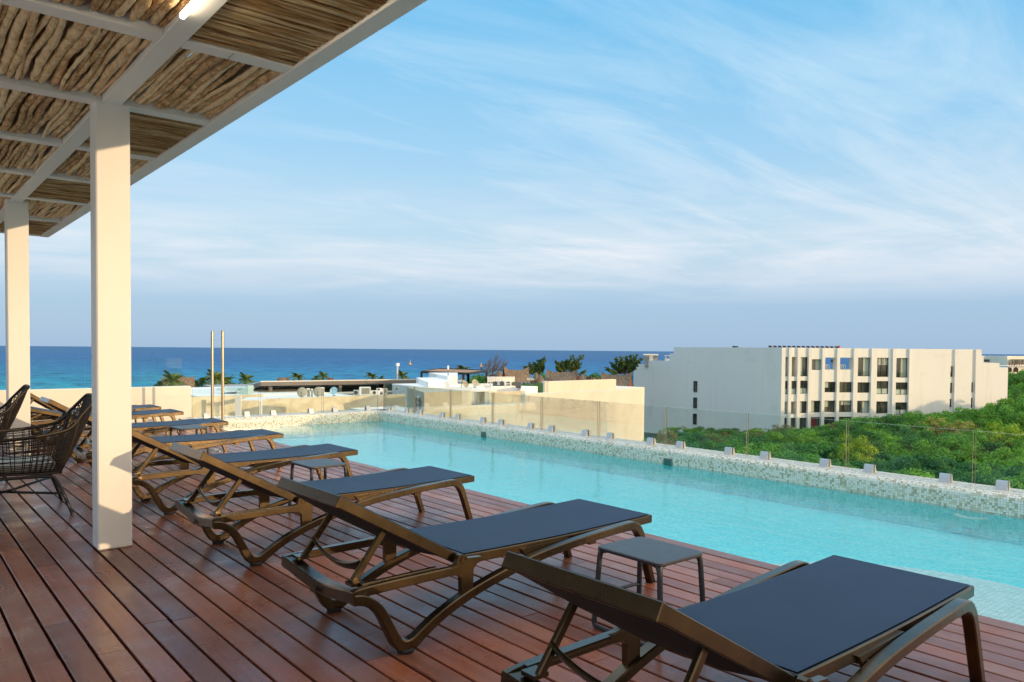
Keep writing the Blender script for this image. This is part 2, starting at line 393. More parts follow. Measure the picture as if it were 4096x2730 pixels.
# ================================================================== glass balustrade
CL = None
def clamp_mesh():
    global CL
    if CL is None:
        b = MB()
        for s_ in (-1, 1):
            p = [(s_*.009, 0), (s_*.060, 0), (s_*.060, .012), (s_*.024, .118), (s_*.009, .122)]
            n = len(p)
            b.add([(u, -.043, v) for u, v in p] + [(u, .043, v) for u, v in p], [tuple(range(n)), tuple(range(2*n-1, n-1, -1))] + [(i, i+n, (i+1)%n+n, (i+1)%n) for i in range(n)])
        b.box(-.060, .060, -.043, .043, 0, .004)
        CL = b.mesh('clamp', M_clamp, 30)
    return CL
def pane(name, L, h, lbl, x, y, rz, clamps=True, z0=.0, group='glass panels standing on the pool curb'):
    b = MB(); g = .0065
    b.box(-L/2, L/2, -g, g, 0, h)
    b.M = [1, 1, 0, 2, 0, 2]      # faces: bottom, top, front, right, back, left
    r_ = thing(name, lbl, 'glass panel', (x, y, z0), rz, group)
    obj('glass_sheet', b, [M_glass, M_glassedge, M_glassdark], r_, smooth=None)
    if clamps:
        for s_ in (-1, 1):
            c = link('clamp', clamp_mesh(), r_, (s_*(L/2-.215), 0, -.012), R(90))
    return r_
edges = [12.70, 11.637, 10.507, 9.370, 8.228, 7.096, 5.962, 4.830, 3.700, 2.565, 1.432, .30, -.83]
long_lbl = ['glass panel at the far pool corner on the long curb', 'second glass panel from the corner, before the grey ladder recess', 'glass panel on the long curb before the stained concrete wall',
 'glass panel before the neighbour terrace with the folded umbrella', 'glass panel before the middle of the big cream wall', 'glass panel before the right part of the big cream wall',
 'glass panel spanning the edge of the cream wall and the grey apartment wall', 'glass panel before the narrow stair windows of the apartment wall', 'glass panel before the corner of the apartment block, trees below',
 'wide looking glass panel before the green treetops at right', 'nearest glass panel, cut by the right edge of the photo', 'glass panel past the right edge of the photo', 'glass panel far past the right edge of the photo']
for i in range(len(edges)-1):
    a, b = edges[i], edges[i+1]
    if i >= 11: continue
    L = a-b-(.022 if i else .01)
    pane('glass_panel', L, .51, long_lbl[i], 7.36, (a+b)/2, R(90), z0=.115)
sx = [3.872, 4.995, 6.148, 7.285]
for i, l in enumerate(['glass panel behind the two steel shower posts', 'glass panel on the short sunlit curb before the two beige dishes', 'glass panel on the short sunlit curb before the pale blue dish']):
    pane('glass_panel', sx[i+1]-sx[i]-.03, .505, l, (sx[i]+sx[i+1])/2, 12.76, 0, z0=.115)
# ================================================================== white parapet with glass at the deck end
t = thing('parapet_wall', 'low cream parapet at the far end of the deck with glass on top', 'parapet', (1.5, 14.2, 0))
b = MB(); b.bbox(-4.5, 4.31, 14.2, 14.42, -.3, .598, .008); obj('wall', b, M_wallw, t, (-1.5,-14.2,0))
for x0, x1 in ((-4.4,-1.9),(-1.88,-.36),(-.34,1.12),(1.14,2.62),(2.66,4.19)):
    b = MB(); b.box(x0, x1, 14.30, 14.312, .55, 1.093); b.M = [1,1,0,1,0,1]; obj('glass_sheet', b, [M_glass, M_glassedge], t, (-1.5,-14.2,0), smooth=None)
b = MB(); b.bbox(-6, 9, -4.4, -4.2, -.3, 1.13, .01)
tag(obj('parapet_wall', b, M_wallw), 'low cream parapet behind the camera at the near end of the deck', 'parapet')
# ================================================================== shower posts
for x, z1, l in ((4.100, 1.535, 'left of the two tall steel shower posts by the pool corner'), (4.262, 1.546, 'right of the two tall steel shower posts by the pool corner')):
    t = thing('steel_post', l, 'steel post', (x, 12.44, 0), 0, 'steel shower posts')
    b = MB(); b.lathe([(.0,0),(.023,0),(.023,z1-.004),(.020,z1)], (0,0,0), 18); obj('tube', b, M_steel, t)
    b = MB(); b.lathe([(.0205,z1),(.024,z1+.002),(.024,z1+.014),(.019,z1+.022),(0.0005,z1+.024)], (0,0,0), 18); obj('cap', b, M_steel, t)
# ================================================================== sun loungers
# local x = world x, local y = 0 at the near face of the leg frame, z up
YW = .715
def sweep_xz(b, P, W_, yc, H_, T=None, r=.008, sub=3, mi=0):
    pts = catmull([(x, yc, z) for x, z in P], sub) if sub > 1 else [Vector((x, yc, z)) for x, z in P]
    n = len(pts); vs = []; sec = rrect(W_, H_, min(r, .0045), 1); k = len(sec)
    for i, p in enumerate(pts):
        t = (pts[min(i+1,n-1)]-pts[max(i-1,0)]).normalized(); nr = Vector((-t.z, 0, t.x)); sd = Vector((0,1,0))
        q = 1
        if T: j = min(i//sub, len(T)-1); j2 = min(j+1, len(T)-1); u = (i % sub)/sub; q = T[j]*(1-u)+T[j2]*u
        vs += [p + sd*a + nr*c*q for a, c in sec]
    fs = [(i*k+j, (i+1)*k+j, (i+1)*k+(j+1)%k, i*k+(j+1)%k) for i in range(n-1) for j in range(k)]
    fs += [tuple(range(k)), tuple(range(n*k-1, (n-1)*k-1, -1))]
    b.add(vs, fs, mi)
LEGP = [(3.335,0),(3.292,.125),(3.248,.252),(3.222,.305),(3.190,.335),(3.140,.345),(3.00,.338),(2.80,.324),(2.60,.305),(2.45,.284),(2.30,.252),(2.15,.214),(2.02,.172),(1.90,.120),(1.815,.070),(1.770,.040),(1.73,.030),(1.695,.043),(1.668,.080),(1.640,.135),(1.605,.200),(1.560,.246),(1.515,.270),(1.478,.275)]
LEGT = [.86,.92,1,1.12,1.2,1.12,1.0,1,1.02,1.05,1.05,1.05,1.08,1.1,1.15,1.25,1.3,1.25,1.1,1.05,1.05,1.05,1.1,1.1]
S0, S1 = .062, .655      # seat frame near and far faces
HX, HZ = 2.025, .345     # hinge
def seat_top(x):         # top of the seat rails, sagging slightly
    t = (x-2.05)/(3.385-2.05); return .355 + .012*t - .010*math.sin(math.pi*t)
cache = {}
def part(key, fn, name, mats, parent, smooth=24):
    if key not in cache: cache[key] = fn().mesh(name, mats, smooth)
    return link(name, cache[key], parent)
def f_leg(y0):
    def g():
        b = MB(); sweep_xz(b, LEGP, .048, y0+.024, .040, LEGT); return b
    return g
def f_pad(y0):
    def g():
        b = MB(); b.lathe([(.0,.0),(.034,.0),(.037,.006),(.037,.014),(.030,.020)], (1.731, y0+.024, 0), 18); return b
    return g
def f_rail(side):
    b = MB()
    for y0, s_ in (((.006, 1),) if side == 0 else ((YW-.006, -1),)):
        ya, yb = (y0, y0+s_*.030) if s_ > 0 else (y0+s_*.030, y0)
        sweep_xz(b, [(1.475,.292),(1.55,.302),(1.80,.307),(2.0,.309)], .030, (ya+yb)/2, .040, sub=2)
        # inner ledge with the ratchet slot
        yi = yb+.012 if s_ > 0 else ya-.012
        sweep_xz(b, [(1.53,.320),(1.90,.326)], .024, yi, .014, sub=1, r=.003)
        # hinge bracket plate
        pl = [(1.955,.290),(1.995,.286),(2.012,.268),(2.016,.168),(2.030,.172),(2.078,.190),(2.080,.300),(2.100,.322),(2.125,.330),(2.125,.350),(2.045,.356),(2.035,.371),(2.018,.378),(2.000,.374),(1.990,.360),(1.985,.335),(1.960,.329)]
        b.prism(pl, ya+.001, yb-.001, 'y')
        b.lathe([(.019,0),(.019,.006),(.010,.006),(.008,.002),(.0005,.002)], (HX, ya+.002 if s_ > 0 else yb-.002, HZ+.006), 18, M=Matrix.Rotation(R(90 if s_ > 0 else -90),4,'X'))
    return b
def f_headbar():
    b = MB(); n = 18; sec = rrect(.066, .052, .005, 1)
    path = []; 
    for i in range(n+1):
        u = i/n; y = .004 + u*(YW-.008)
        s_ = math.sin(math.pi*u)**1.3
        path.append((1.500 + .012*s_, y, .287 - .040*s_))
    b.sweep(path, sec, (0,0,1))
    b.box(1.462, 1.468, .33, YW-.33, .225, .245)
    return b
def f_seatframe():
    b = MB(); xs = [2.06,2.2,2.4,2.6,2.8,3.0,3.2,3.372]
    for y0 in (S0+.010, S1-.010):
        sweep_xz(b, [(x, seat_top(x)-.023) for x in xs], .020, y0, .045, r=.004, sub=1)
    zt = seat_top(3.385)
    b.bbox(3.366, 3.388, S0, S1, zt-.045, zt, .004)
    b.bbox(2.055, 2.085, S0+.02, S1-.02, seat_top(2.06)-.045, seat_top(2.06)-.008, .004)
    for x in (2.45, 2.85): b.box(x, x+.05, .03, YW-.03, .285, .305)
    for y0 in (.012, YW-.044):   # hanging stop block under the seat rail
        b.prism([(2.40,.330),(2.72,.338),(2.60,.300),(2.44,.284)], y0+.036 if y0 < .1 else y0-.016, y0+.052 if y0 < .1 else y0, 'y')
    return b
def f_seatsling():
    b = MB(); nx, ny = 14, 8
    for i in range(nx+1):
        x = 2.075 + (3.374-2.075)*i/nx
        for j in range(ny+1):
            v = j/ny; y = S0+.013 + v*(S1-S0-.026)
            b.V.append((x, y, seat_top(x)+.0035 - .007*math.sin(math.pi*v)*math.sin(math.pi*i/nx)))
    for i in range(nx):
        for j in range(ny): q = i*(ny+1)+j; b.F.append((q, q+ny+1, q+ny+2, q+1)); b.M.append(0)
    o = len(b.V)
    b.V += [(x, y, z-.006) for x, y, z in b.V[:o]]
    b.F += [tuple(k+o for k in f[::-1]) for f in b.F[:]]; b.M = [0]*len(b.F)
    return b
def f_backframe(ang, L=.672):
    def g():
        b = MB(); M = Matrix.Translation((HX, 0, HZ+.006)) @ Matrix.Rotation(R(180),4,'Z') @ Matrix.Rotation(-R(ang),4,'Y')
        # local: u along the back (0..L), y mirrored by the turn, w up
        yy0, yy1 = -S1, -S0
        for y0 in (yy0, yy1-.020): b.bbox(-.012, L-.004, y0, y0+.020, -.030, .016, .003, M=M)
        b.bbox(L-.010, L+.008, yy0, yy1, -.034, .017, .003, M=M)
        b.bbox(-.010, .012, yy0+.02, yy1-.02, -.026, .006, .003, M=M)
        return b
    return g
def f_backsling(ang, L=.672):
    def g():
        b = MB(); M = Matrix.Translation((HX, 0, HZ+.006)) @ Matrix.Rotation(R(180),4,'Z') @ Matrix.Rotation(-R(ang),4,'Y')
        yy0, yy1 = -S1, -S0
        b.box(.0, L-.006, yy0+.013, yy1-.013, .013, .0185, 0, M)
        # moulded under-shell, hanging a little below the rails
        b.add([M @ Vector(p) for p in ((.06,yy0+.03,-.026),(L-.02,yy0+.03,-.030),(L-.02,yy1-.03,-.030),(.06,yy1-.03,-.026),(.12,yy0+.15,-.050),(L-.20,yy0+.15,-.050),(L-.20,yy1-.15,-.050),(.12,yy1-.15,-.050))],
              [(0,1,5,4),(1,2,6,5),(2,3,7,6),(3,0,4,7),(4,5,6,7)], 1)
        return b
    return g
def f_prop(ang, L=.672):
    def g():
        b = MB(); a = R(ang); tp = .40
        tx, tz = HX - math.cos(a)*tp - math.sin(a)*.0, HZ+.006 + math.sin(a)*tp - .03
        fx = tx - .15 - .10*max(0, (29-ang)/29); fz = .318
        if ang < 20: fx = tx-.20
        y0, y1 = .115, YW-.115
        for y in (y0, y1):
            sweep_xz(b, [(tx,tz),((tx*2+fx)/3,(tz*2+fz)/3),(fx,fz)], .022, y, .030, sub=1, r=.004)
            b.box(fx-.03, fx+.03, y-.05 if y < .3 else y-.01, y+.01 if y < .3 else y+.05, fz-.006, fz+.008)
        mx, mz = (tx+fx*1.6)/2.6, (tz+fz*1.6)/2.6
        path = [(mx-.004, y0+(y1-y0)*i/14, mz - .055*math.sin(math.pi*i/14)**.8) for i in range(15)]
        b.sweep(path, rrect(.040, .016, .004), (.75,0,.65))
        return b
    return g
def lounger(y, ang, label, dx=0):
    t = thing('sun_lounger', label, 'sun lounger', (2.4+dx, y, 0), 0, 'sun loungers in a row along the pool')
    def P(key, fn, name, mats, sm=24, par=None):
        o = part(key, fn, name, mats, par or t, sm)
        if par is None: o.location = (-2.4, 0, 0)
        return o
    for y0 in (0, YW-.048):
        lg = P(('leg', y0), f_leg(y0), 'leg_frame', M_plastic); P(('pad', y0), f_pad(y0), 'foot_pad', M_rubber, par=lg)
    [P(('rail', q_), lambda q_=q_: f_rail(q_), 'lower_rail', M_plastic) for q_ in (0, 1)]; P('head', f_headbar, 'head_bar', M_plastic)
    P('sf', f_seatframe, 'seat_frame', M_plastic); P('ss', f_seatsling, 'seat_sling', M_sling)
    bf = P(('bf', ang), f_backframe(ang), 'backrest', M_plastic); P(('bs', ang), f_backsling(ang), 'back_sling', [M_sling, M_under], par=bf)
    P(('pr', ang), f_prop(ang), 'support_prop', M_plastic)
    return t
SPEC = [(1.105, 29.5, 'sun lounger nearest the camera, its back rising at the bottom of the photo'), (2.770, 29.5, 'second sun lounger from the camera, shown whole in the foreground'),
 (4.455, 29.0, 'third sun lounger from the camera, directly behind the big foreground one'), (6.240, 29.0, 'fourth sun lounger from the camera, just right of the near column'),
 (7.915, 29.0, 'fifth sun lounger, its head bar showing left of the near column'), (9.615, 31.0, 'sixth sun lounger, its raised back tip showing between the columns'),
 (11.445, 14.0, 'seventh sun lounger with the back set nearly flat'), (12.575, 35.0, 'farthest sun lounger beside the cream parapet')]
for y, a, l in SPEC: lounger(y, a, l)
# ================================================================== side tables
def f_top():
    b = MB(); s_ = rrect(.320, .390, .035, 5); n = len(s_)
    vs = [(u*.985, v*.985, .369) for u, v in s_] + [(u, v, .374) for u, v in s_] + [(u, v, .382) for u, v in s_] + [(u*.97, v*.97, .386) for u, v in s_]
    b.add(vs, [tuple(range(n-1,-1,-1)), tuple(range(3*n, 4*n))] + [(l*n+i, l*n+(i+1)%n, (l+1)*n+(i+1)%n, (l+1)*n+i) for l in range(3) for i in range(n)])
    return b
def f_sleg(sx, sy):
    def g():
        b = MB(); x, y = sx*.142, sy*.176
        b.tube(catmull([(x-sx*.032, y, .372),(x-sx*.010, y, .368),(x, y+sy*.002, .345),(x+sx*.004, y+sy*.008, .25),(x+sx*.012, y+sy*.016, .10),(x+sx*.016, y+sy*.020, .024)], 3), .0125, 10)
        b.tube([(x, y-sy*.035, .371),(x, y-sy*.010, .366),(x+sx*.001, y+sy*.002, .340)], .012, 8)
        return b
    return g
def f_cross(sy):
    def g():
        b = MB(); y = sy*.189; b.tube(catmull([(-.150,y,.140),(-.125,y,.152),(0,y,.154),(.125,y,.152),(.150,y,.140)], 3), .009, 8); return b
    return g
def f_runner(sx):
    def g():
        b = MB(); x = sx*.158; b.tube(catmull([(x,-.196,.030),(x,-.190,.012),(x,-.165,.010),(x,0,.010),(x,.165,.010),(x,.190,.012),(x,.196,.030)], 3), .0105, 8); return b
    return g
for x, y, l in ((2.735, 2.300, 'nearest side table, between the two foreground sun loungers'), (2.705, 5.685, 'side table beside the third sun lounger, before the fourth'),
                (2.735, 9.110, 'side table beside the fifth sun lounger, its top catching the sun'), (2.75, 12.33, 'farthest side table, mostly hidden by the near column')):
    t = thing('side_table', l, 'side table', (x, y, 0), 0, 'small side tables between loungers')
    part('st', f_top, 'table_top', M_stool, t)
    for sx_ in (-1, 1):
        for sy_ in (-1, 1): part(('sl', sx_, sy_), f_sleg(sx_, sy_), 'leg', M_stool, t, 60)
        part(('sr', sx_), f_runner(sx_), 'floor_runner', M_stool, t, 60)
    for sy_ in (-1, 1): part(('sc', sy_), f_cross(sy_), 'stretcher', M_stool, t, 60)
# ================================================================== wicker chairs
def chair_parts():
    rn = random.Random(3)
    rimP = catmull([(-.38,-.35,.590),(-.20,-.365,.600),(.05,-.37,.612),(.22,-.362,.632),(.36,-.340,.668),(.45,-.310,.770),(.535,-.268,.868),(.560,-.215,.892),(.572,0,.895),(.560,.215,.892),(.535,.268,.868),(.45,.310,.770),(.36,.340,.668),(.22,.362,.632),(.05,.37,.612),(-.20,.365,.600),(-.38,.35,.590)], 8)
    botP = catmull([(-.33,-.265,.350),(-.18,-.275,.343),(.05,-.28,.332),(.18,-.277,.327),(.27,-.270,.323),(.300,-.255,.322),(.312,-.225,.322),(.316,-.15,.322),(.318,0,.322),(.316,.15,.322),(.312,.225,.322),(.300,.255,.322),(.27,.270,.323),(.18,.277,.327),(.05,.28,.332),(-.18,.275,.343),(-.33,.265,.350)], 8)
    n = len(rimP)
    def samp(P, s): 
        f = max(0, min(.99999, s))*(n-1); i = int(f); return P[i].lerp(P[i+1], f-i)
    def surf(s, v):
        a, b = samp(botP, s), samp(rimP, s)
        bulge = .018*math.sin(math.pi*v)
        p = a.lerp(b, v); c = Vector((0, 0, p.z)); d = (p-c); d.z = 0
        return p + d.normalized()*bulge
    basket = MB(); q4 = [(.0032,0),(0,.0032),(-.0032,0),(0,-.0032)]
    def strand(pts, w=1.0): basket.sweep(pts, [(a*w, b*w) for a, b in q4], (0,0,1) if abs((pts[-1]-pts[0]).normalized().z) < .8 else (1,.3,0), cap=False)
    s = .002
    while s < .998:
        back = .40 < s < .60
        for k in range(2 if not back else 3):
            s2 = s + k*.0042 + rn.uniform(-.0008,.0008); sl = rn.uniform(-.004,.004)
            strand([surf(s2+sl*v, v) for v in (0,.25,.5,.75,1)])
        s += .0175 if not back else .013
    for v in [.05,.10,.15,.20,.25,.33,.365,.46,.50,.59,.63,.71,.80,.835,.90,.95]:
        strand([surf(i/72, v+rn.uniform(-.006,.006)) for i in range(73)], 1.05)
    for i in range(26):   # denser weave across the back
        v = .05+i*.036; strand([surf(.385+j*.01, v+rn.uniform(-.004,.004)) for j in range(24)], 1.05)
    for i in range(34):   # woven seat
        x = -.32+i*.0185; strand([Vector((x, -.27+.54*j/6, .325-.012*math.sin(math.pi*j/6)+.03*max(0,-x))) for j in range(7)])
    for i in range(22):
        y = -.26+i*.0248; strand([Vector((-.33+.64*j/6, y, .327+.03*max(0,.33-.64*j/6))) for j in range(7)])
    front = [samp(rimP,0), samp(rimP,0)*.6+samp(botP,0)*.4+Vector((.0,0,0)), samp(botP,0), Vector((-.345,0,.352)), samp(botP,1), samp(rimP,1)*.6+samp(botP,1)*.4, samp(rimP,1)]
    rim = MB(); full = rimP
    m_ = []
    for i in range(len(full)-1):
        for j in range(3): m_.append(full[i].lerp(full[i+1], j/3))
    m_.append(full[-1])
    rim.sweep(m_, [(.0115*math.cos(R(a)), .0115*math.sin(R(a))) for a in range(0,360,45)], (0,0,1), [1.12 if i % 2 else .9 for i in range(len(m_))])
    fb = catmull(front, 14); rim.sweep(fb, [(.009*math.cos(R(a)), .009*math.sin(R(a))) for a in range(0,360,60)], (.9,0,.3), [1.12 if i % 2 else .9 for i in range(len(fb))])
    bb = catmull([botP[i] for i in range(0, n, 2)], 4); rim.sweep(bb, [(.009*math.cos(R(a)), .009*math.sin(R(a))) for a in range(0,360,60)], (0,0,1), [1.12 if i % 2 else .9 for i in range(len(bb))])
    for s_ in (.295, .705):
        c_ = [surf(s_, v/20) for v in range(21)]; rim.sweep(c_, [(.010*math.cos(R(a)), .010*math.sin(R(a))) for a in range(0,360,60)], (1,.2,0), [1.15 if i % 2 else .9 for i in range(21)])
    fr = []
    for sy in (-1, 1):
        f = MB(); f.tube(catmull([(-.43,sy*.335,.004),(-.37,sy*.305,.16),(-.325,sy*.282,.268),(-.285,sy*.272,.302),(-.22,sy*.270,.308),(.0,sy*.270,.306),(.18,sy*.270,.304),(.245,sy*.272,.296),(.280,sy*.280,.262),(.325,sy*.302,.15),(.375,sy*.330,.004)], 4), .0125, 10); fr.append(f)
    xb = MB()
    xb.tube([(.318,-.300,.165),(-.37,.305,.165)], .0095, 8); xb.tube([(.300,.288,.215),(0,0,.178),(-.37,-.305,.150)], .0095, 8)
    cu = MB(); sec = rrect(.60, .52, .07, 5); k = len(sec)
    lv = [(.94,.338),(1,.352),(1,.385),(.965,.403),(.80,.410)]
    cu.add([(u*a-.015, v*a, z+.03*max(0,-u*a)) for a, z in lv for u, v in sec], [tuple(range(k-1,-1,-1)), tuple(range(4*k,5*k))]+[(l*k+i, l*k+(i+1)%k, (l+1)*k+(i+1)%k, (l+1)*k+i) for l in range(4) for i in range(k)])
    return basket, rim, fr, xb, cu
_b, _rm, _fr, _xb, _cu = chair_parts()
CM = dict(b=_b.mesh('woven_basket', M_wicker, 60), r=_rm.mesh('rim', M_wicker, 80), f0=_fr[0].mesh('leg_frame', M_black, 60), f1=_fr[1].mesh('leg_frame', M_black, 60), x=_xb.mesh('cross_brace', M_black, 60), c=_cu.mesh('cushion', M_cushion, 50))
for x, y, rz, l in ((.785, 7.03, 3, 'dark woven armchair beside the near white column'), (.58, 8.98, 4, 'dark woven armchair behind, against the far white column')):
    t = thing('wicker_armchair', l, 'armchair', (x, y, 0), R(-rz), 'woven armchairs under the pergola')
    bk = link('woven_basket', CM['b'], t); link('rim', CM['r'], bk)
    link('leg_frame', CM['f0'], t); link('leg_frame', CM['f1'], t); link('cross_brace', CM['x'], t); link('cushion', CM['c'], t)
# ================================================================== pergola
ZR = 2.824
pg = thing('pergola', 'white painted pergola with a ceiling of crooked peeled branches', 'pergola', (1.16, 5.47, 0))
PO = (-1.16, -5.47, 0)
def pp(name, mb, mats, sm=35, par=None):
    o = obj(name, mb, mats, par or pg, PO if par is None else (0,0,0), smooth=sm); return o
for y0, y1 in ((5.385,5.555),(9.67,9.86)):
    b = MB(); b.bbox(1.063, 1.263, y0, y1, 0, ZR+.05, .008); pp('column', b, M_white)
for x0 in (1.097, -1.10, -3.30):
    b = MB(); b.bbox(x0, x0+.110, .08, 12.5, ZR, ZR+.20, .003); pp('beam', b, M_white)
b = MB(); b.bbox(1.765, 1.872, .0, 12.53, ZR-.002, ZR+.22, .004); pp('fascia', b, M_white)
b = MB(); b.bbox(-3.3, 1.764, 12.43, 12.53, ZR+.001, ZR+.22, .004); pp('fascia', b, M_white)
b = MB(); b.bbox(-3.3, 1.764, .0, .078, ZR+.001, ZR+.22, .004); pp('fascia', b, M_white)
PY = [.02, 1.36, 2.69, 4.028, 5.363, 6.695, 8.025, 9.335, 10.86, 12.43]
for i, y in enumerate(PY[1:-1]):
    b = MB()
    b.bbox(1.2075, 1.7645, y, y+.115, ZR+.002, ZR+.16, .003)
    for x0, x1 in ((-.9895, 1.0965), (-3.189, -1.1005)): b.bbox(x0, x1, y, y+.115, ZR+.002, ZR+.16, .003)
    pp('cross_beam', b, M_white)
def coarse(x0, x1, y0, y1, seed, gap=1.06):
    rn = random.Random(seed); b = MB(); b.C = []; x = x0+.008
    while x < x1-.012:
        r = rn.choice([.011,.013,.015,.017,.019,.022,.025]); x += r
        n = 20; ph, ph2 = rn.uniform(0,6.3), rn.uniform(0,6.3); am = rn.uniform(.003,.012); fr = rn.uniform(.7,1.6)
        z = ZR + .014 + r + rn.uniform(0,.016); sk = rn.uniform(-.02,.02); pts = []; sl = []
        kn = [rn.randint(1, n-1) for _ in range(rn.randint(2,5))]
        for i in range(n+1):
            u = i/n
            pts.append(Vector((x + sk*(u-.5) + am*math.sin(fr*6.28*u+ph) + rn.uniform(-.0025,.0025), y0+.008+(y1-y0-.016)*u, z + am*.7*math.sin(fr*5*u+ph2))))
            q = 1 + .08*math.sin(7*u+ph) + rn.uniform(-.05,.05) + (.22 if i in kn else 0)
            if i in (0, n): q *= .55
            elif i in (1, n-1) and rn.random() < .6: q *= .93
            sl.append(q)
        pts = catmull(pts, 2); sl = [v for a, c in zip(sl, sl[1:]) for v in (a, (a+c)/2)] + [sl[-1]]
        b.sweep(pts, [(r*math.cos(2*math.pi*k/9), r*math.sin(2*math.pi*k/9)) for k in range(9)], (0,0,1), sl)
        b.C += [rn.random()]*(len(b.V)-len(b.C)); x += r*gap + (rn.uniform(.004,.014) if rn.random() < .42 else 0)
    return b
def fine(x0, x1, y0, y1, seed):
    rn = random.Random(seed); b = MB(); b.C = []
    for lay in range(2):
        y = y0+.006
        while y < y1-.008:
            r = rn.uniform(.006,.0125); y += r; n = 12; ph = rn.uniform(0,6.3); am = rn.uniform(.001,.005)
            z = ZR+.010+r+lay*.016+rn.uniform(0,.006); sk = rn.uniform(-.010,.010)
            pts = [Vector((x0+.003+(x1-x0-.006)*i/n, y+sk*(i/n-.5)+am*math.sin(5*i/n+ph), z+am*math.sin(7*i/n+ph))) for i in range(n+1)]
            b.sweep(pts, [(r*math.cos(2*math.pi*k/6), r*math.sin(2*math.pi*k/6)) for k in range(6)], (0,0,1), [1+rn.uniform(-.12,.12) for _ in pts])
            b.C += [rn.random()]*(len(b.V)-len(b.C)); y += r*.92
    return b
fine_rows = {2, 4, 6, 8}
for i in range(len(PY)-1):
    ya, yb = PY[i]+.117, PY[i+1]-.002
    if i == 8: yb = 12.428
    if i == 0: ya = .08
    if i in fine_rows: pp('branch_panel', fine(1.209, 1.763, ya, yb, 100+i), M_bark2, 60)
    else: pp('branch_panel', coarse(1.209, 1.763, ya, yb, 200+i, 1.02), M_bark, 70)
    pp('branch_panel', coarse(-.05, 1.095, ya, yb, 300+i), M_bark, 70)
    if i > 2: pp('branch_panel', coarse(-.985, -.06, ya, yb, 400+i), M_bark, 70)
b = MB(); b.box(-3.29, 1.2, .09, 12.42, ZR+.205, ZR+.225)
b.box(1.2, 1.764, .09, 4.2, ZR+.205, ZR+.225); b.box(1.2, 1.764, 5.4, 6.8, ZR+.205, ZR+.225); b.box(1.2, 1.44, 4.2, 5.4, ZR+.205, ZR+.225); b.box(1.47, 1.764, 4.2, 5.4, ZR+.205, ZR+.225); b.box(1.2, 1.72, 6.8, 8.0, ZR+.205, ZR+.225); b.box(1.2, 1.764, 8.0, 12.42, ZR+.205, ZR+.225)
pp('ceiling_board', b, M_ceil, None)
b = MB(); b.tube([(1.44, 4.09, ZR-.001), (1.445, 4.16, ZR-.014), (1.452, 4.19, ZR-.03)], .0015, 4); b.tube([(1.44,4.03,ZR-.002),(1.441,4.09,ZR-.002)], .0015, 4)
pp('dangling_wire', b, M_bark2)
t = thing('linear_lamp', 'lit white tube lamp fixed under the pergola beam', 'lamp', (1.105, 3.1, ZR))
b = MB(); b.sweep([(1.087-1.105, 3.69-3.1, -.018),(1.087-1.105, 1.35-3.1, -.018)], rrect(.026,.026,.010,3), (0,0,1)); obj('tube', b, M_lamp, t)
b = MB(); b.box(1.080-1.105, 1.095-1.105, 1.35-3.1, 3.69-3.1, -.0055, -.0008); obj('bracket', b, M_white, t)
# ================================================================== the land below, sea
GZ = -17.0
def fwd(p): return Vector((p[0], p[1], 0)).dot(Vector((math.sin(YAW), math.cos(YAW), 0)))
def _sea(t, b):
    geo = t.node('ShaderNodeNewGeometry').outputs['Position']
    sp = t.node('ShaderNodeSeparateXYZ', {0: geo})
    d = t.math('ADD', t.math('MULTIPLY', sp.outputs[0], math.sin(YAW)), t.math('MULTIPLY', sp.outputs[1], math.cos(YAW)))
    lat = t.math('SUBTRACT', t.math('MULTIPLY', sp.outputs[0], math.cos(YAW)), t.math('MULTIPLY', sp.outputs[1], math.sin(YAW)))
    inv = t.math('DIVIDE', 1000.0, d)            # large near the shore, small far out
    big = t.noise(t.scale(geo, .0035, .0035, 1), 1.0, 4, .6, dist=.5)
    f = t.math('ADD', inv, t.math('MULTIPLY', t.math('SUBTRACT', big, .5), 2.1))
    c = t.ramp(t.math('MULTIPLY', f, .25), [(.03, (.030,.110,.250)), (.16, (.010,.090,.265)), (.33, (.007,.145,.340)), (.55, (.008,.225,.370)), (.80, (.018,.34,.41))])
    wv = t.noise(t.node('ShaderNodeMapping', {'Vector': geo, 'Rotation': (0,0,YAW), 'Scale': (.075,.036,1)}).outputs[0], 1.0, 9, .80)
    c = t.mix(t.ramp(wv, [(.40, .85), (.52, 0)]), c, (.002,.035,.12))
    c = t.mix(t.ramp(wv, [(.52, 0), (.66, .45)]), c, (.08,.33,.50))
    foam = t.noise(t.node('ShaderNodeMapping', {'Vector': geo, 'Rotation': (0,0,YAW), 'Scale': (.07,.035,1)}).outputs[0], 1.0, 5, .7)
    c = t.mix(t.ramp(foam, [(.735, 0), (.76, .8)]), c, (.65,.75,.78))
    t.set(b.inputs['Base Color'], c); b.inputs['Roughness'].default_value = .5; b.inputs['Specular IOR Level'].default_value = .12
    t.set(b.inputs['Normal'], t.bump(wv, .5, .5))
M_sea = material('sea_water', fn=_sea)
F2 = Vector((math.sin(YAW), math.cos(YAW), 0)); S2 = Vector((math.cos(YAW), -math.sin(YAW), 0))
def FP(d, l, z): p = F2*d + S2*l; return (p.x, p.y, z)
mb = MB(); mb.add([FP(250,-14000,-18),FP(250,14000,-18),FP(26000,30000,-18),FP(26000,-30000,-18)], [(0,1,2,3)])
struct(obj('sea', mb, M_sea, smooth=None), 'blue sea turning turquoise near the shore', 'sea')
def _ground(t, b):
    v = t.node('ShaderNodeNewGeometry').outputs['Position']
    t.set(b.inputs['Base Color'], t.ramp(t.noise(v, .15, 6, .65), [(.3, (.016,.026,.008)), (.55, (.035,.05,.014)), (.75, (.10,.09,.05))]))
M_ground = material('earth', rough=.9, fn=_ground)
rn = random.Random(11); mb = MB(); shore = []
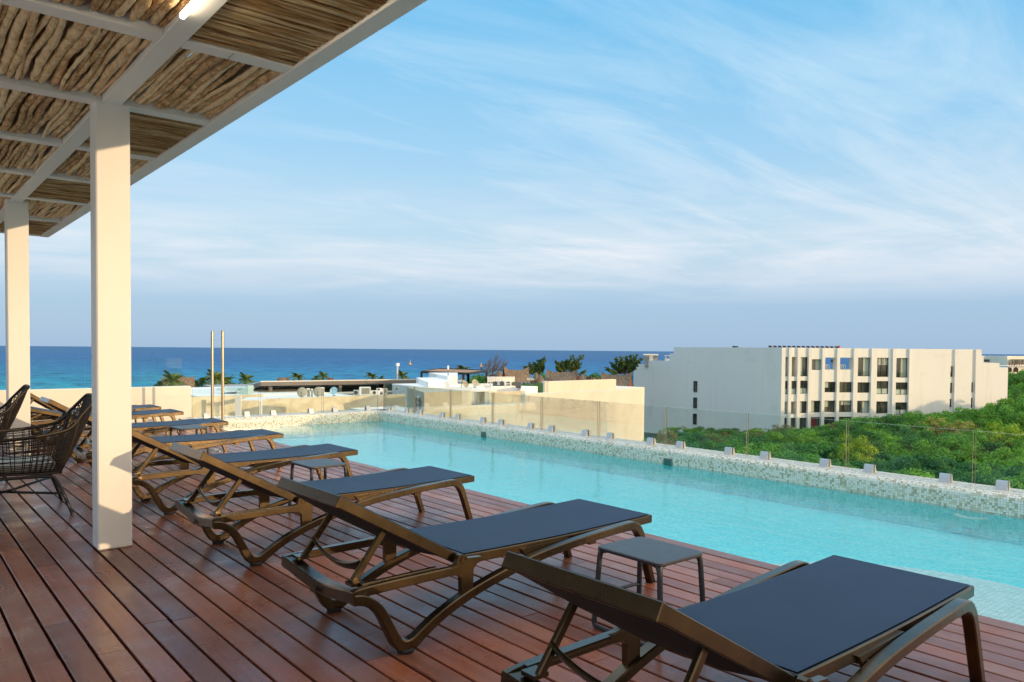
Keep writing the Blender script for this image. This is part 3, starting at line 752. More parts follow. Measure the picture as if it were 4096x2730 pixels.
for i in range(60):
    l = -700 + i*30; shore.append(FP(318 + 14*math.sin(i*.7) + rn.uniform(-6,6) + (120 if l > 250 else 0) + max(0, (l-60))*.9, l, GZ-.4))
P0 = [FP(-400, 1200, GZ-.4), FP(-400, -700, GZ-.4)] + shore
mb.add(P0, [tuple(range(len(P0)-1, -1, -1))])
struct(obj('ground', mb, M_ground, smooth=None), 'dark green earth under the trees, reaching the shore', 'ground')

M_conc = None
def _conc(t, b):
    v = t.coord('Object'); n = t.noise(t.scale(v, .5, .5, .8), 1.2, 7, .7, dist=.8); n2 = t.noise(t.scale(v, 1.2, 1.2, .14), 1.0, 5, .7)
    c = t.ramp(n, [(.36, (.58,.50,.36)), (.50, (.70,.62,.46)), (.62, (.76,.70,.56))])
    c = t.mix(t.ramp(n2, [(.60, 0), (.74, .4)]), c, (.40,.33,.22))
    t.set(b.inputs['Base Color'], c); t.set(b.inputs['Normal'], t.bump(n, .02, .4))
M_conc = material('bare_concrete', rough=.9, fn=_conc)
M_cream = material('cream_wall', rough=.85, fn=lambda t, b: t.set(b.inputs['Base Color'], t.mix(t.ramp(t.noise(t.scale(t.coord('Object'), .5, .5, .12), 1.4, 6, .7), [(.52, 0), (.70, .35)]), t.ramp(t.noise(t.coord('Object'), .35, 4), [(.3, (.73,.67,.56)), (.7, (.79,.73,.62))]), (.58,.50,.38))))
M_cream2 = noisy((.76,.71,.60), .05, .25, .8, name='beige_render')
M_whitew = noisy((.82,.80,.76), .03, .6, .8, name='white_wall')
def _apart(t, b):
    v = t.coord('Object'); c = t.ramp(t.noise(t.scale(v, 1, 1, .3), .10, 5), [(.3, (.79,.775,.735)), (.7, (.83,.815,.775))])
    c = t.mix(t.ramp(t.noise(t.scale(v, .45, .45, .06), 1.3, 6, .75), [(.54, 0), (.72, .30)]), c, (.55,.51,.42))
    c = t.mix(t.ramp(t.noise(v, .16, 5, .6, dist=1.2), [(.60, 0), (.63, .22)]), c, (.66,.62,.50))
    t.set(b.inputs['Base Color'], c)
M_apart = material('apartment_render', rough=.85, fn=_apart)
M_grey = noisy((.33,.31,.28), .1, .8, .85, name='grey_concrete')
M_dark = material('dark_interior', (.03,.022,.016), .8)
def _wg(t, b):
    v = t.node('ShaderNodeNewGeometry').outputs['Position']; oi = t.node('ShaderNodeObjectInfo').outputs['Random']
    n = t.noise(t.scale(v, .8, .8, .35), .9, 4, .6)
    t.set(b.inputs['Base Color'], t.ramp(t.math('ADD', t.math('MULTIPLY', n, .7), t.math('MULTIPLY', oi, .3)), [(.35, (.012,.014,.013)), (.52, (.05,.06,.055)), (.68, (.15,.14,.11))]))  # reflections in the panes put into the colour as noise tints
M_winglass = material('window_glass', (.035,.045,.045), .06, spec=.9, fn=_wg)
M_blind = material('window_blind', (.42,.47,.40), .6)
M_frame = material('window_frame', (.03,.028,.025), .5)
M_tin = noisy((.55,.55,.53), .06, 1, .4, name='tin_roof')
M_ac = noisy((.72,.71,.66), .05, 2, .5, name='ac_casing')
M_grille = material('ac_grille', (.13,.13,.12), .6)
M_dish = noisy((.42,.38,.29), .12, 3, .6, name='dish_metal')
M_dishb = material('dish_blue', (.36,.62,.74), .5)
M_rust = material('rusty_steel', (.30,.10,.05), .8)
M_thatch = None
def _thatch(t, b):
    v = t.coord('Object'); n = t.noise(t.scale(v, 3, 3, .6), 2.2, 6, .7); n2 = t.noise(v, .5, 3)
    t.set(b.inputs['Base Color'], t.ramp(t.math('ADD', t.math('MULTIPLY', n, .8), t.math('MULTIPLY', n2, .2)), [(.34, (.085,.060,.042)), (.52, (.22,.165,.120)), (.68, (.36,.28,.20))]))
    t.set(b.inputs['Normal'], t.bump(n, .08, 1))
M_thatch = material('palm_thatch', rough=.95, spec=.1, fn=_thatch)
M_redwood = material('red_boards', (.22,.06,.025), .7)

def foot(pa, Da, pb, Db, depth):
    a, b = plan(pa, Da), plan(pb, Db); d = (b-a).normalized(); n = Vector((-d.y, d.x, 0))
    if n.dot(a) < 0: n = -n
    return a, b, b+n*depth, a+n*depth
def wallbox(pa, Da, pb, Db, depth, ztop, zbot=None, mb=None, mi=0):
    mb = mb or MB(); zb = GZ if zbot is None else zbot
    P = foot(pa, Da, pb, Db, depth); zt = ztop if isinstance(ztop, (list, tuple)) else [ztop]*4
    v = [(p.x, p.y, zb) for p in P] + [(p.x, p.y, z) for p, z in zip(P, zt)]
    return mb.add(v, [(0,3,2,1),(4,5,6,7),(0,1,5,4),(1,2,6,5),(2,3,7,6),(3,0,4,7)], mi)
def bld(name, label, cat, mb, mats, group=None, part='wall'):
    c = Vector((sum(v[0] for v in mb.V)/len(mb.V), sum(v[1] for v in mb.V)/len(mb.V), min(v[2] for v in mb.V)))
    t = thing(name, label, cat, c, 0, group); mb.V = [tuple(Vector(v)-c) for v in mb.V]
    obj(part, mb, mats, t, smooth=None); return t
def sub(name, mb, mats, t, smooth=None, par=None):
    c = t.location; mb.V = [tuple(Vector(v)-c) for v in mb.V]; return obj(name, mb, mats, par or t, smooth=smooth)
# ---- neighbouring roofs
zE = zat(2103, 1576.4, 38); zE2 = zat(2103, 1615, 38)
b = MB(); wallbox(2103, 38, 2572.4, 43.4, .35, zE, mb=b); wallbox(1881.5, 36, 2102.6, 37.99, .35, zE2, mb=b)
tE = bld('boundary_wall', 'big plain cream party wall behind the long glass balustrade', 'party wall', b, M_cream)
# body of that house behind the cream wall: terrace with plunge pool
b = MB(); wallbox(1885, 36.6, 2098, 38.6, 13, zE2-1.0, mb=b)
tH = bld('neighbour_house', 'neighbour house terrace with a small turquoise plunge pool', 'house', b, M_cream2, part='terrace')
zG = zat(1881, 1572, 49.5)
b = MB(); wallbox(1884, 49.5, 2103, 52, .3, zG, zE2-1.2, mb=b); sub('terrace_wall', b, M_conc, tH)
b = MB(); wallbox(1884, 44, 1897, 44, 3.5, zat(1884,1565,44), zE2-1.2, mb=b); wallbox(1940, 44.5, 1957, 44.5, 4, zat(1950,1563,45), zE2-1.2, mb=b); wallbox(1884, 43.9, 1957, 44.4, 4.1, zat(1950,1561,45), zat(1950,1565,45), mb=b); sub('porch', b, M_cream2, tH)
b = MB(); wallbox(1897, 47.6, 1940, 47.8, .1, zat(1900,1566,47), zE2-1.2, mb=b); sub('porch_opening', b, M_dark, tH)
b = MB(); wallbox(2043, 41, 2103, 41.6, 5.5, zE2-.45, zE2-1.1, mb=b); pl = sub('plunge_pool', b, M_grey, tH)
b = MB(); wallbox(2045, 41.1, 2103, 41.7, 5.3, zE2-.44, zE2-.445, mb=b); sub('pool_water', b, material('plunge_water', (.03,.36,.42), .15), tH, par=pl)
p = plan(1912, 43); t = thing('folded_umbrella', 'folded grey patio umbrella on the neighbour terrace', 'umbrella', (p.x, p.y, zat(1912, 1577, 43)-2.05))
b = MB(); b.lathe([(.02,0),(.02,.55),(.13,.6),(.15,.9),(.10,1.5),(.05,1.95),(.0,2.05)], (0,0,0), 10); obj('canopy', b, material('umbrella_cloth', (.13,.13,.14), .8), t)
b = MB(); b.lathe([(.0,0),(.25,0),(.25,.06),(.03,.08)], (0,0,0), 12); obj('base', b, M_grey, t)
# ---- concrete stair head with the ladder recess (behind the corner)
z2 = zat(1697, 1571, 34.4)
b = MB(); P = [plan(1697,34.4), plan(1881.2,36.0), plan(1889,39.5), plan(1628,39.0)]
b.add([(q.x,q.y,GZ) for q in P]+[(q.x,q.y,z2) for q in P], [(4,5,6,7),(0,1,5,4),(1,2,6,5),(2,3,7,6),(3,0,4,7)])
tS = bld('stair_block', 'stained bare concrete block with a shaded side and rusty ladder', 'concrete block', b, M_conc)
zW = zat(1053, 1597.5, 46)
b = MB(); wallbox(1053, 46, 1623, 52.2, .3, zW, mb=b)
tW = bld('concrete_wall', 'long stained concrete wall below the satellite dishes', 'concrete wall', b, M_conc)
b = MB(); wallbox(1055, 46.5, 1640, 53, 26, zW-.55, mb=b)
tR = bld('flat_roof_building', 'flat roofed building behind the concrete wall, white parapet round the roof', 'building', b, M_whitew, part='body')
b = MB(); wallbox(1000, 57.5, 1660, 66, .3, zat(1100,1580,58), zW-.6, mb=b); sub('parapet', b, M_wallw, tR)
# rusty ladder
def P3(px, py, D): return at(px, py, D)
t = thing('ladder', 'short rusty ladder on the shaded side of the concrete block', 'ladder', P3(1672, 1650, 35.5))
b = MB()
for px, dd in ((1664.5,35.9), (1680,35.1)): b.tube([P3(px,1591,dd)-t.location, P3(px,1660,dd)-t.location], .034, 6)
for py in (1601, 1620, 1640): b.tube([P3(1664.5,py,35.9)-t.location, P3(1680,py,35.1)-t.location], .022, 6)
obj('rails_and_rungs', b, M_rust, t)
b = MB(); b.tube(catmull([P3(1672,1660,35.75)-t.location, P3(1672,1597,35.75)-t.location, P3(1674,1592,35.7)-t.location, P3(1678,1593,35.5)-t.location], 4), .068, 8); tt = obj('vent_pipe', b, M_whitew); tt.location = t.location; tag(tt, 'white bent vent pipe behind the rusty ladder', 'pipe')
# far left yard seen through the corner glass
b = MB(); wallbox(745, 40, 1053, 43, .3, zat(745,1590,40), mb=b); 
tY = bld('yard_wall', 'pale yellowish yard wall seen through the leftmost glass panel', 'yard wall', b, M_conc)
b = MB(); wallbox(963, 39.2, 1048, 39.4, 2.2, zat(963,1602,39), zat(963,1607,39), mb=b); wallbox(963, 39.1, 966, 39.2, .3, zat(963,1585,39), GZ+8, mb=b); wallbox(1036,39.2,1044,39.2,.2,zat(963,1607,39),GZ+8,mb=b)
tL = bld('lean_to', 'small white flat canopy on posts beside the concrete wall', 'canopy', b, M_whitew, part='canopy')
# low blue-white building with louvres
zb = zat(870, 1553.5, 60)
b = MB(); wallbox(868, 60, 945, 60, 3, zb-.45, mb=b); wallbox(866, 59.8, 950, 59.7, 3.4, zb, zb-.2, mb=b)
tB = bld('low_building', 'low bluish building with a flat white roof edge beside the palms', 'building', b, noisy((.45,.58,.60), .05, .5, .8, name='bluish_wall'))
b = MB(); wallbox(898, 59.95, 940, 59.95, .04, zb-.55, zb-1.5, mb=b); sub('louvre', b, M_grey, tB)
b = MB(); wallbox(944, 59.5, 992, 59.3, .8, [zb-.35, zb+.25, zb+.25, zb-.35], mb=b); sub('teal_wing', b, noisy((.38,.52,.50), .05, .5, .8, name='teal_wall'), tB)
# ---- tin roofed pavilion
def q(px, py, D): return at(px, py, D)
A, Bq = q(1041.7, 1525, 62), q(1792, 1510.4, 71)
Bq.z = A.z; d = (Bq-A).normalized(); n = Vector((-d.y, d.x, 0)); n = n if n.dot(A) > 0 else -n
A2, B2 = A + n*17 - Vector((0,0,1.9)), Bq + n*17 - Vector((0,0,1.9))
b = MB(); h = Vector((0,0,.10)); b.add([A, Bq, B2, A2, A-h, Bq-h, B2-h, A2-h], [(0,1,2,3),(7,6,5,4),(0,4,5,1),(1,5,6,2),(2,6,7,3),(3,7,4,0)])
tP = bld('pavilion', 'long open pavilion with a sloping tin roof and dark space under it', 'pavilion', b, M_tin, part='roof')
b = MB()
def beam(b, p, q_, w, h, mi=0):
    p, q_ = Vector(p), Vector(q_); b.sweep([p, q_], rrect(w, h, .005, 1), (0,0,1), mi=mi)
beam(b, A-h*2.6, Bq-h*2.6, .12, .30); beam(b, A-h*2.6, A2-h*2.6, .12, .30); beam(b, Bq-h*2.6, B2-h*2.6, .12, .30)
for i in range(1, 14): p = A.lerp(Bq, i/14)-h*2.4; beam(b, p, p+(A2-A)*.98, .07, .16)
sub('roof_beams', b, noisy((.17,.15,.13), .1, .8, .8, name='dark_fascia'), tP)
b = MB()
for px, D, py in ((1081,64,1530),(1360,66.5,1524),(1606,68.7,1517),(1768,71,1512)):
    p = plan(px, D); b.lathe([(.16,GZ+8),(.16,q(px,py+8,D).z)], p, 12)
sub('posts', b, M_grey, tP)
b = MB(); wallbox(1010, 80, 1850, 92, .3, zat(1050,1548,80), mb=b); sub('back_wall', b, noisy((.15,.10,.06), .5, .3, .9, name='brown_back'), tP)
b = MB(); wallbox(1000, 62, 1850, 72, 22, zW-.9, GZ+2, mb=b); sub('floor_slab', b, M_grey, tP)
# ---- white roof boxes
zk = zat(1714, 1531, 55)
b = MB(); P = [plan(1714,55), plan(1800,57), plan(1800,66), plan(1665,64)]
b.add([(v.x,v.y,GZ) for v in P]+[(v.x,v.y,zk) for v in P], [(4,5,6,7),(0,1,5,4),(1,2,6,5),(2,3,7,6),(3,0,4,7)])
P = [plan(1792,60), plan(1831,61), plan(1831,70), plan(1716,69)]; zk2 = zat(1792,1506.5,60)
b.add([(v.x,v.y,GZ) for v in P]+[(v.x,v.y,zk2) for v in P], [(4,5,6,7),(0,1,5,4),(1,2,6,5),(2,3,7,6),(3,0,4,7)])
tK = bld('roof_block', 'bright white stepped roof block right of the pavilion', 'roof block', b, M_whitew)
b = MB(); zl = zat(1831, 1560, 54)
wallbox(1800, 52.5, 1990, 54.5, 10, zat(1880,1560,53), mb=b); wallbox(1832, 62, 1966, 63, .3, zat(1900,1538,62), mb=b)
wallbox(1966, 60.5, 2087, 62, .3, zat(1975,1547,60.5), mb=b); wallbox(2087, 62.0, 2152, 64.5, 10, zat(2100,1552,62), mb=b); wallbox(1832, 62.3, 2089, 63.2, 12, zat(1900,1560,63), mb=b)
wallbox(2086.5, 58.5, 2088.2, 58.5, 3.4, zat(2087,1553,58.5), mb=b)
tV = bld('white_roof', 'low white flat roofs with parapets in the middle distance', 'building', b, M_whitew, part='parapet')
zz_ = zat(2180, 1527, 75)
b = MB(); wallbox(2180, 75, 2466, 82.5, .4, zz_, mb=b); wallbox(2174, 76.5, 2179.6, 75.1, .4, zz_, mb=b)
tC = bld('roof_screen_wall', 'long cream block screen wall before the thatched roofs', 'screen wall', b, M_cream)
b = MB(); wallbox(2160, 58, 2500, 64.0, 10.8, zat(2200,1563.5,75), mb=b); bb = bld('grey_roof', 'strip of grey flat roof below the cream block wall', 'building', b, M_cream2, part='roof_slab')
b = MB(); wallbox(2084, 66, 2173, 67.5, .25, zat(2120,1536,66), mb=b)
tag(bld('hedge_screen', 'dark green artificial hedge screen on the white roof', 'hedge screen', b, noisy((.02,.075,.03), .6, 3, .9, .08, 6, name='hedge_leaf')), None)
b = MB(); wallbox(2466, 84, 2580, 88, 8, zat(2500,1556,84), mb=b); bld('pale_roof', 'small pale roof wedged against the apartment block', 'building', b, M_cream2)
# ---- satellite dishes
def dish(px, py, D, rx, label, tilt=35, turn=0, blue=False, group='satellite dishes'):
    c = at(px, py, D); r = rx/FPX*D; t = thing('satellite_dish', label, 'satellite dish', (c.x, c.y, c.z-r*1.15), 0, group)
    face = (EYE-c); face.z = 0; face.normalize(); face = Matrix.Rotation(R(turn),3,'Z') @ face; ax = (face*math.cos(R(tilt)) + Vector((0,0,math.sin(R(tilt))))).normalized()
    M = ax.to_track_quat('Z','Y').to_matrix().to_4x4(); M.translation = Vector((0,0,r*1.15))
    b = MB(); pr = [(r*k, r*.22*k*k) for k in (0.001,.25,.5,.75,.93,1)] + [(r*1.01, r*.24),(r*.98,r*.25),(r*.9,r*.20),(r*.5,r*.09),(.001,r*.035)]
    b.lathe(pr, (0,0,0), 24, M=M); obj('reflector', b, M_dishb if blue else M_dish, t)
    b = MB(); tip = M @ Vector((0,0,r*1.0)); e = M @ Vector((0,-r*.95,r*.2)); b.tube([e, tip], r*.045, 6); b.tube([M@Vector((r*.55,r*.3,r*.1)), tip], r*.02, 5); b.tube([M@Vector((-r*.55,r*.3,r*.1)), tip], r*.02, 5)
    b.lathe([(.0,0),(r*.1,0),(r*.12,r*.25),(.0,r*.28)], tip, 8); obj('feed_arm', b, M_grille, t)
    b = MB(); b.tube([(0,0,0),(0,0,r*.7),tuple(M@Vector((0,0,-.02)))], r*.07, 8); b.box(-r*.3,r*.3,-r*.3,r*.3,-.02,.02); obj('mast', b, M_grille, t)
    return t
dish(1206, 1569, 50.5, 20, 'left of the two large beige dishes above the concrete wall', -12, 160)
dish(1270.5, 1567, 51, 19.5, 'right of the two large beige dishes above the concrete wall', -12, 160)
dish(1336, 1565, 51.5, 16, 'pale blue satellite dish above the concrete wall', 25, -25, True)
dish(1845.5, 1529, 56, 19, 'flat lying beige dish seen nearly edge on beside the white block', 78, 10)
dish(1861, 1539, 56, 14, 'beige dish below the flat lying one', 25, 35)
dish(1899, 1533, 56, 14.5, 'lone beige dish on the white roof right of the dish pair', 20, 30)
dish(2122, 1521, 60, 16, 'small dish on the mast beside the green hedge screen', 72, 0)
# ---- air conditioners
def acunit(pxa, pya, pxb, pyb, D, label, fan=True, turn=0, mat=None):
    w_ = (pxb-pxa)/FPX*D; h_ = (pyb-pya)/FPX*D; c = at((pxa+pxb)/2, pyb, D); f = EYE-c
    rz = math.atan2(f.y, f.x)+math.pi/2 + R(turn)
    t = thing('air_conditioner', label, 'air conditioner', c, rz, 'air conditioner units on the roofs')
    b = MB(); b.bbox(-w_/2, w_/2, 0, w_*.42, 0, h_, .02); b.box(-w_*.4,-w_*.3,.02,w_*.4,-.06,.0); b.box(w_*.3,w_*.4,.02,w_*.4,-.06,0); obj('casing', b, mat or M_ac, t)
    b = MB()
    if fan:
        rr = min(w_, h_)*.38; M = Matrix.Rotation(R(90),4,'X')
        b.lathe([(rr*.93,.0),(rr,.03),(rr*1.04,.0)], (-w_*.12,-.002,h_*.5), 20, M=M)
        b.lathe([(.001,.004),(rr*.95,.004)], (-w_*.12,-.004,h_*.5), 20, M=M)
        for k in range(6): a = k*math.pi/3; b.box(-.012,.012,-rr*.9,rr*.9,.010,.016, M=Matrix.Translation((-w_*.12,0,h_*.5)) @ M @ Matrix.Rotation(a,4,'Z'))
    else:
        for k in range(9): z = h_*(.12+.085*k); b.box(-w_*.30, w_*.42, -.012, -.002, z, z+h_*.055)
    obj('grille', b, M_grille, t); return t
acunit(1226, 1554, 1240, 1592, 52.5, 'white unit showing between the two beige dishes', False)
acunit(1243, 1556, 1252, 1592, 53, 'narrow white unit left of the second beige dish', False)
acunit(1279, 1550, 1297, 1590, 54, 'tall white unit right of the second beige dish', False)
acunit(1415, 1561, 1436, 1582, 53.5, 'small white unit left of the big grille unit', True)
acunit(1437, 1549, 1482, 1581, 53.3, 'big white unit with a square grille above the concrete wall', False)
acunit(1484, 1563, 1519, 1580, 53.6, 'low white fan unit right of the big grille unit', True)
acunit(1506, 1554, 1530, 1566, 56, 'white unit on the roof behind the low fan unit', True)
acunit(1531, 1555, 1549, 1577, 54.5, 'white unit beside the right end of the concrete wall', False)
acunit(1577, 1551, 1601, 1560, 58, 'small white unit under the pavilion roof edge', True)
acunit(1612, 1549, 1640, 1559, 60, 'pale unit under the pavilion beside the last post', False)
acunit(1973, 1524, 1995, 1544, 63.4, 'left fan unit in the row before the white screen', True)
acunit(1998, 1523, 2024, 1546, 63.2, 'middle fan unit in the row before the white screen', True)
acunit(2025, 1525, 2046, 1545, 63.4, 'right fan unit in the row before the white screen', True)
acunit(2022, 1535, 2043, 1550, 61.8, 'small plain white unit standing in front of the row', False)
acunit(2052, 1528, 2086, 1552, 61.8, 'dark louvred condenser at the right end of the row', False, mat=M_grille)
b = MB(); P = [P3(1952,1512,68), P3(2060,1509,68)]; 
wallbox(1952, 66, 2060, 67, .08, zat(1990,1511,66.5), zat(1990,1530,66.5), mb=b)
tX = bld('roof_screen', 'white open frame screen behind the row of fan units', 'screen', b, M_cream2, part='panel')
b = MB()
for px in (1952, 1964, 1976, 1989, 2002, 2015, 2028, 2043, 2058): wallbox(px-.8, 65.8, px+.8, 65.8, .1, zat(px,1509.5,65.8), zat(px,1540,65.8), mb=b)
wallbox(1950, 65.8, 2061, 66.8, .1, zat(2000,1508.6,66), zat(2000,1510.6,66), mb=b); sub('frame', b, M_whitew, tX)
b = MB(); wallbox(1973, 62.4, 2020, 62.8, .12, zat(1990,1541,62.4), zat(1990,1545,62.4), mb=b); wallbox(1973, 62.3, 1975, 62.3, .1, zat(1973,1526,62.3), zat(1973,1545,62.3), mb=b)
bld('equipment_stand', 'black steel frame carrying the fan units', 'steel frame', b, M_black, part='rails')
# ---- dark pergola
t = thing('roof_pergola', 'black framed roof terrace pergola with wooden slats', 'pergola', at(1800, 1500, 78))
b = MB(); L = t.location
def bm(p, q_, w, h): beam(b, Vector(p)-L, Vector(q_)-L, w, h)
n1, n2, f1, f2 = P3(1686,1489,74), P3(1873,1498,70), P3(1757,1487.5,86), P3(1948,1496,80)
n2.z = n1.z; f1.z = n1.z; f2.z = n1.z
bm(n1,n2,.12,.22); bm(f1,f2,.12,.22); bm(n1,f1,.12,.22); bm(n2,f2,.12,.22)
for p in (n1, n2, f1, f2, n2.lerp(f2,.0)+Vector((0,0,0)), n1.lerp(n2, .9)): bm(p, Vector((p.x,p.y,p.z-3.0)), .16, .16)
obj('frame', b, M_black, t)
b = MB()
for i in range(44):
    u = (i+.5)/44; p, q_ = n1.lerp(n2,u), f1.lerp(f2,u); z = Vector((0,0,.02)); bm(p-z, q_-z, .09, .10)
obj('slats', b, noisy((.34,.21,.12), .15, 2, .7, name='pergola_slat'), t)
# ---- roof poles
t = thing('cctv_pole', 'grey pole with a small white camera behind the pavilion roof', 'pole', at(1589.5, 1512, 78))
b = MB(); h_ = 48.5/FPX*78; b.tube([(0,0,-2),(0,0,h_)], .09, 8); obj('pole', b, M_tin, t); b = MB(); b.bbox(-.13,.2,-.1,.1,h_-.05,h_+.25,.02); obj('camera_box', b, M_whitew, t)
t = thing('antenna', 'thin antenna with a white rounded head on the white roof block', 'antenna', at(1792, 1506, 62))
b = MB(); b.tube([(0,0,0),(0,0,.6)], .025, 6); b.tube([(0,0,.35),(.15,.1,0)], .012, 4); obj('mast', b, M_grille, t); b = MB(); b.lathe([(.0,.52),(.07,.55),(.08,.7),(.07,.85),(.0,.88)], (0,0,0), 10); obj('head', b, M_whitew, t)
# ---- thatched palapas
def palapa(px, pyr, pyb, wpx, D, label, kind='saddle', turn=0, dip=.30, ends=(1,1)):
    c = at(px, pyb, D); W_ = wpx/FPX*D; H_ = (pyb-pyr)/FPX*D; f = EYE-c; rz = math.atan2(f.y, f.x)+math.pi/2+R(turn)
    t = thing('thatched_roof', label, 'thatched roof', (c.x, c.y, c.z), rz, 'thatched roofs by the shore')
    rn = random.Random(int(px)); b = MB(); nu, nv = 26, 9
    if kind == 'saddle':
        for sgn in (-1, 1):
            o = len(b.V)
            for i in range(nu+1):
                u = -1+2*i/nu; zr = H_*(1-dip+dip*(ends[0] if u < 0 else ends[1])*abs(u)**2.8) + rn.uniform(-.06,.06)
                for j in range(nv+1):
                    v = j/nv; z = zr*(1-v)**.9*(1.0) + (-.0)*v; y = sgn*W_*.30*(v**1.15)*(1.0-.10*abs(u)); x = u*W_*.5*(1-.05*v + .04*(1-v))
                    b.V.append((x + rn.uniform(-.05,.05), y + rn.uniform(-.04,.04), z + rn.uniform(-.05,.05)))
            for i in range(nu):
                for j in range(nv):
                    q_ = o+i*(nv+1)+j; b.F.append((q_, q_+1, q_+nv+2, q_+nv+1) if sgn > 0 else (q_, q_+nv+1, q_+nv+2, q_+1)); b.M.append(0)
        for e, u in ((0,-.93),(1,.93)):
            zr = H_*(1-dip+dip*ends[e])*.93; x = u*W_*.5; b.add([(x,-W_*.27,0),(x,W_*.27,0),(x,0,zr)], [(0,1,2)], 1)
    else:
        n = 22
        for j in range(8):
            v = j/7
            for i in range(n): a = 2*math.pi*i/n; r = W_*.5*(v**.9)*(1+rn.uniform(-.04,.04)); b.V.append((r*math.cos(a), r*math.sin(a), H_*(1-v)**.85+rn.uniform(-.03,.03)))
        for j in range(7):
            for i in range(n): b.F.append((j*n+i, (j+1)*n+i, (j+1)*n+(i+1)%n, j*n+(i+1)%n)); b.M.append(0)
    obj('thatch', b, [M_thatch, M_redwood], t, smooth=60)
    b = MB(); hw = W_*.40; zz = GZ-c.z
    for x, y in ((-hw,-hw*.45),(hw,-hw*.45),(hw,hw*.45),(-hw,hw*.45)): b.tube([(x,y,zz),(x,y,.6)], .16, 8)
    b.box(-hw, hw, -hw*.42, hw*.42, zz, -.3)
    obj('posts_and_walls', b, M_redwood, t)
palapa(2064, 1466, 1530, 106, 132, 'large saddle shaped thatched roof left of the wind blown trees', turn=22, dip=.24, ends=(1.05,.9))
palapa(1998, 1482, 1512, 46, 138, 'small pointed thatch left of the large saddle roof', 'cone')
palapa(2144, 1489, 1536, 46, 122, 'taller of the two pointed thatches in the middle', 'cone')
palapa(2162, 1499, 1536, 48, 118, 'front one of the two pointed thatches in the middle', 'cone')
palapa(2247, 1477, 1530, 124, 132, 'saddle shaped thatched roof above the cream block wall', turn=-14, dip=.24, ends=(.9,1.05))
palapa(2330, 1496, 1522, 48, 128, 'pointed thatch right of the middle saddle roof', 'cone')
palapa(2377, 1510, 1524, 30, 126, 'tiny pointed thatch left of the last saddle roof', 'cone')
palapa(2467, 1487, 1552, 124, 125, 'saddle shaped thatched roof beside the apartment block', turn=-16, dip=.22, ends=(.95,1.05))
palapa(713, 1507, 1563, 118, 120, 'brown thatched roof behind the glass above the cream parapet', turn=10, dip=.06, ends=(.5,1))
palapa(1133, 1508, 1528, 44, 150, 'thatched ridge peeping over the pavilion roof', turn=10, dip=.2)
palapa(1325, 1512, 1524, 16, 150, 'tiny thatch tip peeping over the middle of the pavilion roof', 'cone')
palapa(1925, 1505, 1522, 60, 140, 'low brown thatch behind the black pergola', turn=10, dip=.1)
# ================================================================== apartment block
def facade_piece(b, p0, p1, z0, z1, out0, out1, mi=0):
    """box on a plan segment p0->p1, from offset out0 to out1 along the normal facing the camera"""
    d = (p1-p0).normalized(); n = Vector((d.y, -d.x, 0)); n = -n if n.dot(p0) > 0 else n
    q = [p0+n*out1, p1+n*out1, p1+n*out0, p0+n*out0]
    b.add([(v.x,v.y,z0) for v in q]+[(v.x,v.y,z1) for v in q], [(0,3,2,1),(4,5,6,7),(0,1,5,4),(1,2,6,5),(2,3,7,6),(3,0,4,7)], mi)
DC, DR = 146.0, 152.0
def Df(px): return DC + (px-3128)*(DR-DC)/(4035-3128)
def X(x4): return 3100 + x4/3.92
def X5(x5): return 3600 + x5/3.9194
def Zf(py4, px=3400): return zat(px, 1380+py4/3.92, Df(px))
ztop = zat(3127, 1391.5, DC)
def Dl(px):            # the side wall runs away from the corner along the world y axis
    r = (px-2048)/FPX; r0 = (3127.5-2048)/FPX
    t = (DC*r0-DC*r)/(math.sin(YAW)+math.cos(YAW)*r); return DC + math.cos(YAW)*t
body = MB()
# left party wall with stepped end
steps = [(2537.3,1457,151.5),(2588,1442.5,150.6),(2679,1415.5,149.2),(2694.7,1390,149.0),(3127.5,1391.5,DC)]
prev = None
xs = [2537.3, 2588, 2679, 2694.7, 3127.5]; py = [1456.8, 1442.5, 1415.6, 1390.5]
for i in range(4):
    Da, Db = Dl(xs[i]), Dl(xs[i+1])
    zt = zat(xs[i], py[i], Da) if i < 3 else ztop
    wallbox(xs[i], Da, xs[i+1]-.01, Db, .6, zt, mb=body)
# solid mass behind: floors
pa, pb, pc, pd = plan(3127.5, DC), plan(3640, Df(3640)), plan(3640, Df(3640)+16), plan(2700, 149.5)
c0 = plan(3127.5, DC+1.5)
for z in (ztop-.02,): pass
